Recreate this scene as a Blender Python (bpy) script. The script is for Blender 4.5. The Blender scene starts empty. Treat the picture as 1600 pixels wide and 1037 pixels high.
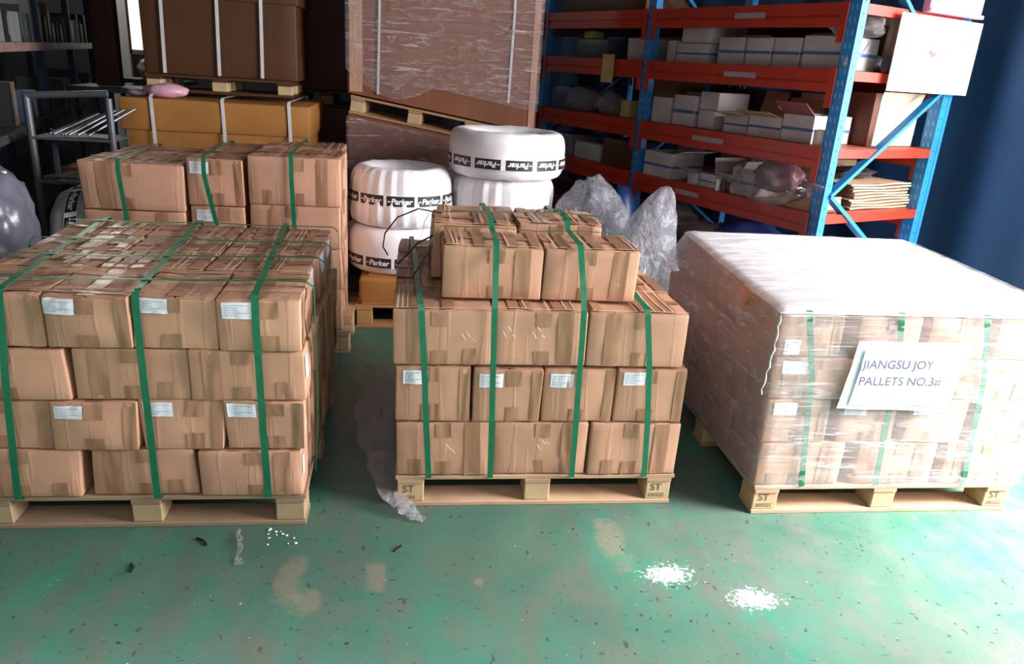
import bpy, bmesh, math, random
from mathutils import Vector, Matrix, noise, Euler
PI = math.pi
rad = math.radians
SC = bpy.context.scene
COL = SC.collection

# ------------------------------------------------------------------ camera
cam = bpy.data.cameras.new('camera'); camo = bpy.data.objects.new('camera', cam); COL.objects.link(camo)
cam.sensor_fit = 'HORIZONTAL'; cam.sensor_width = 36.0; cam.lens = 1180 / 1600 * 36.0
cam.clip_start = .05; cam.clip_end = 60
_m = Matrix(((0.9909641725373359, -0.01868233688547572, -0.1328193473703678),
             (-0.11868947702304676, 0.339088198484407, -0.9332373769264682),
             (0.06247252829355065, 0.9405690638847828, 0.3338068592337709))).to_4x4()
_m.translation = (0, 0, 1.57)
camo.matrix_world = _m
SC.camera = camo

# ------------------------------------------------------------------ view, world, daylight
SC.view_settings.view_transform = 'Standard'
SC.view_settings.look = 'None'
SC.view_settings.gamma = 1.0
SC.view_settings.use_curve_mapping = False
SC.view_settings.exposure = 0.15
W = bpy.data.worlds.new('world'); SC.world = W; W.use_nodes = True
W.node_tree.nodes['Background'].inputs[0].default_value = (.80, .88, 1.0, 1)
W.node_tree.nodes['Background'].inputs[1].default_value = 0.16


def area(name, loc, target, sx, sy, power, color):
    l = bpy.data.lights.new(name, 'AREA'); l.shape = 'RECTANGLE'; l.size = sx; l.size_y = sy
    l.energy = power; l.color = color
    o = bpy.data.objects.new(name, l); COL.objects.link(o); o.location = loc
    d = Vector(target) - Vector(loc)
    o.rotation_euler = d.to_track_quat('-Z', 'Y').to_euler()
    return o


# daylight through the big loading doors: one on the right, one behind the photographer
area('daylight_right_door', (4.72, 1.55, 2.1), (2.0, 2.2, .4), 3.4, 2.5, 800, (1.0, .97, .99))
area('daylight_front_door', (.0, -1.4, 3.3), (.0, .9, .2), 5.5, 2.6, 88, (.97, .98, 1.0))

sun = bpy.data.lights.new('sun', 'SUN'); sun.energy = 28.0; sun.angle = rad(24); sun.color = (1.0, .96, .95)
suno = bpy.data.objects.new('sun', sun); COL.objects.link(suno); suno.location = (8, 0, 6)
suno.rotation_euler = Vector((-.745, .185, -.643)).to_track_quat('-Z', 'Y').to_euler()   # hazy sun through the side door

# ------------------------------------------------------------------ material helpers
MATS = {}


def nt(name):
    m = bpy.data.materials.new(name); m.use_nodes = True
    t = m.node_tree; b = t.nodes['Principled BSDF']
    return m, t, b


def N(t, typ, **kw):
    n = t.nodes.new(typ)
    for k, v in kw.items():
        if k == 'ins':
            for a, c in v.items(): n.inputs[a].default_value = c
        else: setattr(n, k, v)
    return n


def ramp(t, src, pts):
    r = t.nodes.new('ShaderNodeValToRGB')
    el = r.color_ramp.elements
    while len(el) < len(pts): el.new(.5)
    for e, (p, c) in zip(el, pts):
        e.position = p; e.color = (c[0], c[1], c[2], 1) if hasattr(c, '__len__') else (c, c, c, 1)
    t.links.new(src, r.inputs[0])
    return r.outputs[0]


def mix(t, fac, a, b, mode='MIX'):
    n = t.nodes.new('ShaderNodeMix'); n.data_type = 'RGBA'; n.blend_type = mode
    for s, v in ((0, fac), (6, a), (7, b)):
        if isinstance(v, (int, float)): n.inputs[s].default_value = v if s == 0 else (v, v, v, 1)
        elif hasattr(v, '__len__'): n.inputs[s].default_value = (v[0], v[1], v[2], 1)
        else: t.links.new(v, n.inputs[s])
    return n.outputs[2]


def math_(t, op, a, b=None, c=None):
    n = t.nodes.new('ShaderNodeMath'); n.operation = op
    for i, v in enumerate((a, b, c)):
        if v is None: continue
        if isinstance(v, (int, float)): n.inputs[i].default_value = v
        else: t.links.new(v, n.inputs[i])
    return n.outputs[0]


def coords(t, scale, kind='Object'):
    tc = t.nodes.new('ShaderNodeTexCoord'); mp = t.nodes.new('ShaderNodeMapping')
    mp.inputs['Scale'].default_value = scale
    t.links.new(tc.outputs[kind], mp.inputs[0])
    return mp.outputs[0]


def ntex(t, vec, sc=5, det=4, rough=.55, dist=0):
    n = N(t, 'ShaderNodeTexNoise', ins={'Scale': sc, 'Detail': det, 'Roughness': rough, 'Distortion': dist})
    t.links.new(vec, n.inputs['Vector'])
    return n.outputs[0]


def bump(t, b, h, strength=.3, dist=.01):
    n = N(t, 'ShaderNodeBump', ins={'Strength': strength, 'Distance': dist})
    t.links.new(h, n.inputs['Height']); t.links.new(n.outputs[0], b.inputs['Normal'])
    return n


def plain(name, col, rough=.5, metal=0, var=.12, scale=8, bmp=0.0, emit=None):
    if name in MATS: return MATS[name]
    m, t, b = nt(name)
    n = ntex(t, coords(t, (1, 1, 1)), scale, 5)
    c = mix(t, ramp(t, n, [(.3, 0), (.75, 1)]), [x * (1 - var) for x in col], [min(1, x * (1 + var)) for x in col])
    t.links.new(c, b.inputs['Base Color'])
    b.inputs['Roughness'].default_value = rough; b.inputs['Metallic'].default_value = metal
    if bmp: bump(t, b, ntex(t, coords(t, (1, 1, 1)), scale * 6, 4), bmp, .003)
    if emit:
        b.inputs['Emission Color'].default_value = (*col, 1); b.inputs['Emission Strength'].default_value = emit
    MATS[name] = m
    return m


def mk_kraft(name, col, shine=.62, bs=.28):
    m, t, b = nt(name)
    v = coords(t, (1, 1, 1))
    oi = t.nodes.new('ShaderNodeObjectInfo')
    big = ntex(t, v, 3.5, 4, .6)
    fib = ntex(t, coords(t, (170, 170, 14)), 1.0, 2, .5)
    c1 = mix(t, ramp(t, big, [(.3, 0), (.7, 1)]), [x * .84 for x in col], [x * 1.1 for x in col])
    c2 = mix(t, math_(t, 'MULTIPLY', oi.outputs['Random'], .30), c1, [col[0] * .78, col[1] * .74, col[2] * .68])
    c3 = mix(t, math_(t, 'MULTIPLY', ramp(t, fib, [(.35, 0), (.7, 1)]), .10), c2, [x * .78 for x in col])
    # scuffed pale spots
    sp = ramp(t, ntex(t, v, 34, 3, .7), [(.70, 0), (.76, 1)])
    c4 = mix(t, math_(t, 'MULTIPLY', sp, .35), c3, [min(1, x * 1.5 + .05) for x in col])
    t.links.new(c4, b.inputs['Base Color'])
    b.inputs['Roughness'].default_value = shine
    b.inputs['Specular IOR Level'].default_value = .35
    # crushed vertical flutes
    w = ntex(t, coords(t, (26, 26, 1.6)), 1.0, 3, .55, .3)
    h = math_(t, 'ADD', math_(t, 'MULTIPLY', ramp(t, w, [(.55, 0), (.64, 1)]), .55), math_(t, 'MULTIPLY', fib, .06))
    h = math_(t, 'ADD', h, math_(t, 'MULTIPLY', ntex(t, v, 14, 5), .6))
    bump(t, b, h, bs, .006)
    MATS[name] = m
    return m


kraft = mk_kraft('kraft_card', (.55, .303, .192))
crease_m = plain('pale_card_edge', (.66, .44, .30), .7)
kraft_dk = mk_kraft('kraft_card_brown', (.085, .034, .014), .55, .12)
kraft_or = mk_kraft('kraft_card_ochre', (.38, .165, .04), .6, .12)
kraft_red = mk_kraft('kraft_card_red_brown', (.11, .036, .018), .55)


def mk_tape():
    m, t, b = nt('brown_tape')
    n = ntex(t, coords(t, (1, 1, 1)), 9, 3)
    c = mix(t, n, (.30, .15, .082), (.40, .215, .125))
    t.links.new(c, b.inputs['Base Color'])
    b.inputs['Roughness'].default_value = .28
    b.inputs['Specular IOR Level'].default_value = .5
    bump(t, b, ntex(t, coords(t, (40, 40, 12)), 1, 4, .6, .6), .35, .004)
    return m


tape_m = mk_tape()


def mk_floor():
    m, t, b = nt('worn_green_floor_paint')
    v = coords(t, (1, 1, 1))
    n1 = ntex(t, v, 1.6, 7, .62, .3)
    n2 = ntex(t, v, 6.5, 8, .68, .2)
    st = ntex(t, coords(t, (5.0, .9, 1)), 1.2, 5, .6, .3)      # wheel marks towards the door
    green = mix(t, ramp(t, n1, [(.3, 0), (.7, 1)]), (.026, .115, .080), (.030, .225, .140))
    worn = mix(t, n2, (.050, .075, .062), (.125, .145, .118))
    f = ramp(t, math_(t, 'ADD', math_(t, 'MULTIPLY', n2, .5), math_(t, 'MULTIPLY', st, .6)), [(.40, .12), (.66, .95)])
    c = mix(t, f, green, worn)
    # floor position for the patches below
    tc = t.nodes.new('ShaderNodeTexCoord'); sx = t.nodes.new('ShaderNodeSeparateXYZ'); t.links.new(tc.outputs['Object'], sx.inputs[0])

    def blob(cx, cy, rx, ry, lo, hi, ang=0.0, nsc=9, na=.8):
        dx = math_(t, 'SUBTRACT', sx.outputs[0], cx); dy = math_(t, 'SUBTRACT', sx.outputs[1], cy)
        dx = math_(t, 'DIVIDE', dx, rx); dy = math_(t, 'DIVIDE', dy, ry)
        d = math_(t, 'SQRT', math_(t, 'ADD', math_(t, 'MULTIPLY', dx, dx), math_(t, 'MULTIPLY', dy, dy)))
        d = math_(t, 'ADD', d, math_(t, 'MULTIPLY', math_(t, 'SUBTRACT', ntex(t, v, nsc, 7, .75), .5), na * 2))
        return ramp(t, d, [(lo, 1), (hi, 0)])
    # bare ground-through patches (tan) and spilt white paint
    for cx, cy, rx, ry in ((-.36, 2.03, .055, .16), (-.30, 1.93, .05, .07), (-.09, 2.04, .04, .10), (.23, 2.0, .02, .03), (.72, 2.2, .06, .16)):
        k = blob(cx, cy, rx, ry, .5, 1.25, nsc=14, na=1.3)
        c = mix(t, math_(t, 'MULTIPLY', k, .42), c, (.27, .20, .14))
    for cx, cy, rx, ry in ((.865, 2.017, .070, .045), (1.112, 1.885, .068, .042)):
        k = blob(cx, cy, rx, ry, .80, .95, nsc=60, na=3.2)
        c = mix(t, math_(t, 'MULTIPLY', k, .8), c, (.72, .74, .70))
    # specks: black grit, white crumbs, scratches
    sp = ramp(t, ntex(t, coords(t, (1, 1, 1)), 55, 3, .6), [(.66, 0), (.70, 1)])
    c = mix(t, math_(t, 'MULTIPLY', sp, .75), c, (.02, .018, .02))
    sp2 = ramp(t, ntex(t, coords(t, (1.4, 1, 3)), 75, 2, .5), [(.745, 0), (.775, 1)])
    c = mix(t, math_(t, 'MULTIPLY', sp2, .8), c, (.45, .38, .33))
    sp4 = ramp(t, ntex(t, coords(t, (1, 1, 5)), 17, 6, .8), [(.64, 0), (.67, 1)])
    c = mix(t, math_(t, 'MULTIPLY', sp4, .7), c, (.10, .075, .07))
    mp = coords(t, (2.4, 16, 1)); mp.node.inputs['Rotation'].default_value = (0, 0, rad(32))
    sp3 = ramp(t, ntex(t, mp, 2.3, 4, .7), [(.68, 0), (.72, 1)])
    c = mix(t, math_(t, 'MULTIPLY', sp3, .5), c, (.03, .05, .04))
    def grit(sc, thr, r0, col, amt, stretch=(1, 1, 1), off=0.0):
        mpv = coords(t, stretch); mpv.node.inputs['Location'].default_value = (off, off * .7, 0); mpv.node.inputs['Rotation'].default_value = (0, 0, off)
        wv = t.nodes.new('ShaderNodeMixRGB'); wv.blend_type = 'ADD'; wv.inputs[0].default_value = .03
        nn = N(t, 'ShaderNodeTexNoise', ins={'Scale': 60.0, 'Detail': 3.0}); t.links.new(mpv, nn.inputs['Vector'])
        t.links.new(mpv, wv.inputs[1]); t.links.new(nn.outputs[1], wv.inputs[2])
        vo = N(t, 'ShaderNodeTexVoronoi', ins={'Scale': sc}); t.links.new(wv.outputs[0], vo.inputs['Vector'])
        sp_ = t.nodes.new('ShaderNodeSeparateColor'); t.links.new(vo.outputs['Color'], sp_.inputs[0])
        k = math_(t, 'MULTIPLY', math_(t, 'LESS_THAN', vo.outputs['Distance'], r0), math_(t, 'GREATER_THAN', sp_.outputs[0], thr))
        return mix(t, math_(t, 'MULTIPLY', k, amt), c, col)
    c = grit(34, .80, .16, (.015, .015, .018), .85)
    c = grit(16, .86, .15, (.04, .035, .035), .8, (1.6, .8, 1), .6)
    c = grit(46, .955, .12, (.50, .46, .42), .8, (1, 1, 1), 1.3)
    c = grit(11, .88, .13, (.16, .12, .105), .4, (1.8, .8, 1), 2.1)
    c = grit(14, .80, .12, (.02, .03, .03), .6, (.6, 2.6, 1), .9)
    t.links.new(c, b.inputs['Base Color'])
    r = mix(t, n2, .30, .62); t.links.new(r, b.inputs['Roughness'])
    b.inputs['Specular IOR Level'].default_value = .5
    bump(t, b, math_(t, 'ADD', math_(t, 'MULTIPLY', n2, .5), math_(t, 'MULTIPLY', ntex(t, v, 30, 6, .7), .35)), .22, .01)
    return m


def mk_wood(name, a, bcol):
    m, t, b = nt(name)
    g = ntex(t, coords(t, (3, 40, 40)), 1.0, 5, .6, .8)
    n = ntex(t, coords(t, (1, 1, 1)), 6, 4)
    oi = t.nodes.new('ShaderNodeObjectInfo')
    c = mix(t, g, a, bcol)
    c = mix(t, math_(t, 'MULTIPLY', ramp(t, n, [(.5, 0), (.8, 1)]), .5), c, [x * .55 for x in a])
    c = mix(t, math_(t, 'MULTIPLY', oi.outputs['Random'], .25), c, [x * .6 for x in a])
    t.links.new(c, b.inputs['Base Color']); b.inputs['Roughness'].default_value = .7
    bump(t, b, g, .3, .004)
    MATS[name] = m
    return m


wood = mk_wood('pallet_pine', (.42, .25, .14), (.60, .40, .25))
wood_block = mk_wood('pallet_chip_block', (.48, .33, .17), (.62, .46, .26))


def mk_film(name, tint, base, streak, sc=(2, 60, 1), rough=.13, lo=.50, hi=.62, bs=.7, kind='UV'):
    """thin clear plastic film: mostly see-through, milky where it is pleated"""
    m, t, b = nt(name)
    out = t.nodes['Material Output']
    v = coords(t, sc, kind)
    n = ntex(t, v, 1.0, 6, .68, .9)
    n2 = ntex(t, coords(t, (sc[0] * 2.3, sc[1] * .5, sc[2]), kind), 1.0, 5, .6, 1.2)
    b.inputs['Base Color'].default_value = (*tint, 1); b.inputs['Roughness'].default_value = rough
    b.inputs['Specular IOR Level'].default_value = .8
    h = math_(t, 'ADD', math_(t, 'MULTIPLY', n, 1.0), math_(t, 'MULTIPLY', n2, .8))
    bump(t, b, h, bs, .02)
    tr = t.nodes.new('ShaderNodeBsdfTransparent'); ms = t.nodes.new('ShaderNodeMixShader')
    f = math_(t, 'ADD', base, math_(t, 'MULTIPLY', ramp(t, n, [(lo, 0), (hi, 1)]), streak))
    f = math_(t, 'ADD', f, math_(t, 'MULTIPLY', ramp(t, n2, [(.52, 0), (.7, 1)]), streak * .5))
    t.links.new(f, ms.inputs[0]); t.links.new(tr.outputs[0], ms.inputs[1]); t.links.new(b.outputs[0], ms.inputs[2])
    t.links.new(ms.outputs[0], out.inputs['Surface'])
    MATS[name] = m
    return m


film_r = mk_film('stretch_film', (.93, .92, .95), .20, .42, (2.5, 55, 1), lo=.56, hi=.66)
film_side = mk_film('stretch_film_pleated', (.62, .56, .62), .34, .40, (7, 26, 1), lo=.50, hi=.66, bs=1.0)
film_top = mk_film('stretch_film_top', (.95, .93, .95), .62, .3, (2.0, 30, 1), lo=.45, hi=.7)
film_w = mk_film('stretch_film_dim', (.70, .62, .64), .14, .55, (2.6, 38, 1), rough=.12, lo=.57, hi=.66, bs=1.0)  # milky streaks also stand in for highlights on this film
bag_m = mk_film('clear_bag_plastic', (.34, .34, .38), .34, .42, (9, 9, 9), rough=.14, lo=.45, hi=.7, bs=1.0, kind='Object')
bag_dim = mk_film('clear_bag_plastic_thin', (.34, .29, .30), .26, .36, (11, 11, 11), rough=.16, lo=.5, hi=.72, bs=.9, kind='Object')
silver_m = plain('silver_grey_plastic', (.14, .14, .18), .28, .15, .25, 6, .5)

green_strap = plain('green_strap_plastic', (.008, .155, .070), .30, 0, .15, 30, .2)
white_strap = plain('white_strap_plastic', (.62, .60, .60), .4, 0, .08, 10)
paper = plain('label_paper', (.78, .80, .84), .5, 0, .04, 10)
ink = plain('grey_ink', (.42, .43, .48), .7, 0, .1, 10)
black_ink = plain('black_ink', (.015, .015, .018), .5, 0, .1, 10)
stamp_ink = plain('stamp_ink', (.13, .08, .06), .8, 0, .2, 40)
rack_red = plain('rack_orange_red_paint', (.43, .028, .009), .42, 0, .15, 5, .1)
rack_blue = plain('rack_blue_paint', (.018, .20, .50), .42, 0, .12, 6, .1)
rack_navy = plain('rack_slot_shadow', (.008, .016, .05), .6)
slot_m = plain('rack_slot_light', (.16, .38, .62), .5)  # pale colour stands in for light seen through the slots
shelf_m = plain('rack_shelf_panel', (.33, .07, .04), .5, 0, .15, 8)
curtain_m = plain('navy_tarpaulin', (.010, .055, .150), .6, 0, .15, 2, .15)
white_card = plain('white_card', (.52, .47, .46), .6, 0, .18, 5, .1)
blue_ink = plain('blue_print', (.05, .13, .32), .6)
black_m = plain('black_plastic', (.012, .012, .014), .35, 0, .2, 8)
steel = plain('steel', (.42, .43, .47), .30, .9, .1, 12)
dark_steel = plain('dark_grey_steel', (.10, .11, .12), .45, .3, .15, 6)
sack_m = plain('white_woven_wrap', (.80, .77, .80), .5, 0, .05, 12, .25)
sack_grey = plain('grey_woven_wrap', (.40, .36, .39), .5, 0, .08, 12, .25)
pink_m = plain('pink_plastic', (.85, .30, .45), .3, 0, .1, 4)
blue_bag = plain('blue_bag_plastic', (.03, .06, .25), .4, 0, .2, 6, .4)
lilac = plain('pale_blue_bag_plastic', (.22, .26, .62), .4, 0, .2, 6, .4)
yellowish = plain('yellow_paper', (.48, .38, .16), .7)
cloth_red = plain('dark_red_card', (.20, .05, .06), .6)
wall_m = plain('dark_wall_paint', (.045, .045, .05), .8, 0, .2, 1.5)
ceil_m = plain('ceiling_sheet', (.10, .10, .11), .8, 0, .1, 2)
white_paint = plain('white_door_paint', (.78, .79, .78), .5, 0, .03, 2)


# ------------------------------------------------------------------ object helpers
def link(name, me, mat=None, parent=None, loc=None, rz=0, smooth=False):
    o = bpy.data.objects.new(name, me); COL.objects.link(o)
    if mat is not None and me is not None and not me.materials: me.materials.append(mat)
    if parent: o.parent = parent
    if loc is not None: o.location = loc
    if rz: o.rotation_euler = (0, 0, rz)
    if smooth:
        for p in me.polygons: p.use_smooth = True
    return o


def tag(o, label, cat, group=None, kind=None):
    if label: o['label'] = label
    if cat: o['category'] = cat
    if group: o['group'] = group
    if kind: o['kind'] = kind
    return o


def thing(name, label, cat, loc=(0, 0, 0), rz=0, group=None, rot=None):
    o = bpy.data.objects.new(name, None); COL.objects.link(o)
    o.empty_display_size = .05
    o.location = loc; o.rotation_euler = rot if rot else (0, 0, rz)
    return tag(o, label, cat, group)


class MB:
    """collects shapes; build() links them as ONE mesh object"""
    def __init__(s): s.v = []; s.f = []

    def add(s, v, f):
        n = len(s.v); s.v += [tuple(p) for p in v]; s.f += [tuple(i + n for i in q) for q in f]; return s

    def box(s, x0, x1, y0, y1, z0, z1, M=None, bev=0.0):
        b = bev
        if b <= 0:
            v = [(x, y, z) for z in (z0, z1) for y in (y0, y1) for x in (x0, x1)]
            f = [(0, 2, 3, 1), (4, 5, 7, 6), (0, 1, 5, 4), (2, 6, 7, 3), (0, 4, 6, 2), (1, 3, 7, 5)]
        else:   # chamfered along z edges and top
            ring = [(x0 + b, y0), (x1 - b, y0), (x1, y0 + b), (x1, y1 - b), (x1 - b, y1), (x0 + b, y1), (x0, y1 - b), (x0, y0 + b)]
            inn = [(min(max(x, x0 + b), x1 - b), min(max(y, y0 + b), y1 - b)) for x, y in ring]
            v = [(x, y, z0) for x, y in inn] + [(x, y, z0 + b) for x, y in ring] + [(x, y, z1 - b) for x, y in ring] + [(x, y, z1) for x, y in inn]
            f = []
            for k in range(3):
                for i in range(8):
                    j = (i + 1) % 8; f.append((k * 8 + i, k * 8 + j, k * 8 + 8 + j, k * 8 + 8 + i))
            f.append(tuple(range(24, 32))); f.append(tuple(reversed(range(8))))
        if M is not None: v = [tuple(M @ Vector(p)) for p in v]
        return s.add(v, f)

    def tube(s, pts, r, n=8, caps=True):
        pts = [Vector(p) for p in pts]; rings = []
        for i, p in enumerate(pts):
            d = (pts[min(i + 1, len(pts) - 1)] - pts[max(i - 1, 0)]).normalized()
            u = d.orthogonal().normalized() if i == 0 else (u - d * u.dot(d)).normalized()
            w = d.cross(u); rr = r[i] if hasattr(r, '__len__') else r
            rings.append([p + (u * math.cos(a) + w * math.sin(a)) * rr for a in [2 * PI * k / n for k in range(n)]])
        v = [q for g in rings for q in g]; f = []
        for i in range(len(pts) - 1):
            for k in range(n):
                j = (k + 1) % n; f.append((i * n + k, i * n + j, i * n + n + j, i * n + n + k))
        if caps: f.append(tuple(reversed(range(n)))); f.append(tuple((len(pts) - 1) * n + k for k in range(n)))
        return s.add(v, f)

    def bar(s, a, b, w, h, up=(0, 0, 1)):
        a = Vector(a); b = Vector(b); d = (b - a).normalized(); u = Vector(up)
        x = d.cross(u).normalized() * (w / 2); z = x.cross(d).normalized() * (h / 2)
        v = [a - x - z, a + x - z, a + x + z, a - x + z, b - x - z, b + x - z, b + x + z, b - x + z]
        return s.add(v, [(0, 1, 2, 3), (7, 6, 5, 4), (0, 4, 5, 1), (1, 5, 6, 2), (2, 6, 7, 3), (3, 7, 4, 0)])

    def grid(s, P, nu, nv):
        v = [P(i / nu, j / nv) for j in range(nv + 1) for i in range(nu + 1)]
        f = [(j * (nu + 1) + i, j * (nu + 1) + i + 1, (j + 1) * (nu + 1) + i + 1, (j + 1) * (nu + 1) + i) for j in range(nv) for i in range(nu)]
        return s.add(v, f)

    def mesh(s, name='m'):
        me = bpy.data.meshes.new(name); me.from_pydata(s.v, [], s.f); me.update()
        bm = bmesh.new(); bm.from_mesh(me); bmesh.ops.recalc_face_normals(bm, faces=bm.faces); bm.to_mesh(me); bm.free()
        return me

    def build(s, name, mat, parent=None, loc=None, rz=0, smooth=False):
        return link(name, s.mesh(name), mat, parent, loc, rz, smooth)


_txt = {}


def text_shape(txt, bold=0.0, shear=0.0):
    """flat outline of a word: list of verts (x, y) and faces, height of capitals about .7"""
    k = (txt, bold, shear)
    if k in _txt: return _txt[k]
    c = bpy.data.curves.new('txt', 'FONT'); c.body = txt; c.offset = bold; c.shear = shear; c.resolution_u = 3
    c.fill_mode = 'FRONT'
    o = bpy.data.objects.new('txt', c); COL.objects.link(o)
    bpy.context.view_layer.update()
    me = o.to_mesh()
    v = [(p.co.x, p.co.y) for p in me.vertices]; f = [tuple(q.vertices) for q in me.polygons]
    o.to_mesh_clear(); bpy.data.objects.remove(o); bpy.data.curves.remove(c)
    _txt[k] = (v, f)
    return v, f


def put_text(name, txt, M, size, mat, parent, bold=.0, shear=0., warp=None):
    v, f = text_shape(txt, bold, shear)
    if warp: vv = [warp(x * size, y * size) for x, y in v]
    else: vv = [tuple(M @ Vector((x * size, y * size, 0))) for x, y in v]
    me = bpy.data.meshes.new(name); me.from_pydata(vv, [], f); me.update()
    o = link(name, me, mat, parent); o['kind'] = 'stuff'; return o


# ------------------------------------------------------------------ the carton
class Carton:
    """a cardboard carton with dented, bulging faces; face patches (tape, label) follow the same surface"""
    def __init__(s, w, d, h, seed, bulge=.005, jit=.004, crush=.003, r=.006, seg=8):
        s.w, s.d, s.h, s.seed, s.r, s.seg, s.crush = w / 2, d / 2, h / 2, seed, r, seg, crush
        R = random.Random(seed)
        s.cj = {(a, b, c): Vector([R.uniform(-jit, jit), R.uniform(-jit, jit), R.uniform(-jit, jit) * (.6 if c > 0 else 0)])
                for a in (-1, 1) for b in (-1, 1) for c in (-1, 1)}
        s.b = [R.uniform(-bulge * .7, bulge) for _ in range(6)]
        s.b[4] = R.uniform(-bulge, 0)          # top sags a little
        s.o = R.uniform(0, 90)

    def S(s, p):
        H = Vector((s.w, s.d, s.h)); r = s.r
        q = Vector([max(-(H[i] - r), min(H[i] - r, p[i])) for i in range(3)])
        dd = Vector(p) - q
        if dd.length > 1e-9: p = q + dd.normalized() * r
        u, v, w = p[0] / s.w, p[1] / s.d, p[2] / s.h
        out = Vector(p)
        for (a, b, c), j in s.cj.items():
            out += j * ((1 + a * u) * (1 + b * v) * (1 + c * w) / 8)
        fu, fv, fw = 1 - u * u, 1 - v * v, 1 - w * w
        out.x += (s.b[0] if u > 0 else -s.b[1]) * u ** 4 * fv * fw
        out.y += (s.b[2] if v > 0 else -s.b[3]) * v ** 4 * fu * fw
        out.z += s.b[4] * max(w, 0) ** 4 * fu * fv
        n1 = abs(noise.noise(Vector((u * 4 + s.o, w * .5, 0)))) - .2
        n2 = abs(noise.noise(Vector((v * 4 + s.o, w * .5, 7)))) - .2
        out.y -= (1 if v > 0 else -1) * v ** 4 * s.crush * n1 * 2.2 * (1 - u ** 8)
        out.x -= (1 if u > 0 else -1) * u ** 4 * s.crush * n2 * 2.2 * (1 - v ** 8)
        out.z += max(w, 0) ** 4 * s.crush * 1.2 * noise.noise(Vector((u * 2.2 + s.o, v * 2.2, 3))) * (1 if s.seg > 5 else 0)
        out.z += s.h
        return out

    def axis(s, L):
        r = s.r; n = s.seg
        return [-L, -L + r] + [-L + r + (2 * L - 2 * r) * k / n for k in range(1, n)] + [L - r, L]

    def body(s):
        ax = [s.axis(s.w), s.axis(s.d), s.axis(s.h)]
        vs = []; idx = {}; fs = []

        def vid(p):
            k = (round(p[0], 5), round(p[1], 5), round(p[2], 5))
            if k not in idx: idx[k] = len(vs); vs.append(s.S(Vector(p)))
            return idx[k]
        for a in range(3):
            b, c = (a + 1) % 3, (a + 2) % 3
            for sg in (-1, 1):
                L = (s.w, s.d, s.h)[a] * sg
                for i in range(len(ax[b]) - 1):
                    for j in range(len(ax[c]) - 1):
                        q = []
                        for bi, cj in ((i, j), (i + 1, j), (i + 1, j + 1), (i, j + 1)):
                            p = [0, 0, 0]; p[a] = L; p[b] = ax[b][bi]; p[c] = ax[c][cj]; q.append(vid(p))
                        fs.append(tuple(q if sg > 0 else reversed(q)))
        me = bpy.data.meshes.new('body'); me.from_pydata([tuple(v) for v in vs], [], fs); me.update()
        for p in me.polygons: p.use_smooth = True
        return me

    def P(s, face, a, b, off):
        """point on a face; a across, b up (or back), both -1..1"""
        e = {'F': (a * s.w, -s.d, b * s.h), 'B': (a * s.w, s.d, b * s.h), 'L': (-s.w, a * s.d, b * s.h),
             'R': (s.w, a * s.d, b * s.h), 'T': (a * s.w, b * s.d, s.h)}[face]
        n = {'F': (0, -1, 0), 'B': (0, 1, 0), 'L': (-1, 0, 0), 'R': (1, 0, 0), 'T': (0, 0, 1)}[face]
        return s.S(Vector(e)) + Vector(n) * off

    def patch(s, mb, face, a0, a1, b0, b1, off=.0022, nu=6, nv=9, skew=0.0, crumple=0.0):
        rr = random.Random(s.seed * 7 + int(a0 * 100))
        o = rr.uniform(0, 50)

        def f(u, v):
            a = a0 + (a1 - a0) * u + skew * (v - .5); b = b0 + (b1 - b0) * v
            p = s.P(face, max(-1, min(1, a)), b, off)
            if crumple:
                n = noise.noise(Vector((a * 9 + o, b * 9, 1))) * crumple + crumple * .5
                p = p + {'F': Vector((0, -1, 0)), 'R': Vector((1, 0, 0)), 'T': Vector((0, 0, 1)), 'L': Vector((-1, 0, 0)), 'B': Vector((0, 1, 0))}[face] * n
            return tuple(p)
        mb.grid(f, nu, nv)


cseed = [100]


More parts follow.
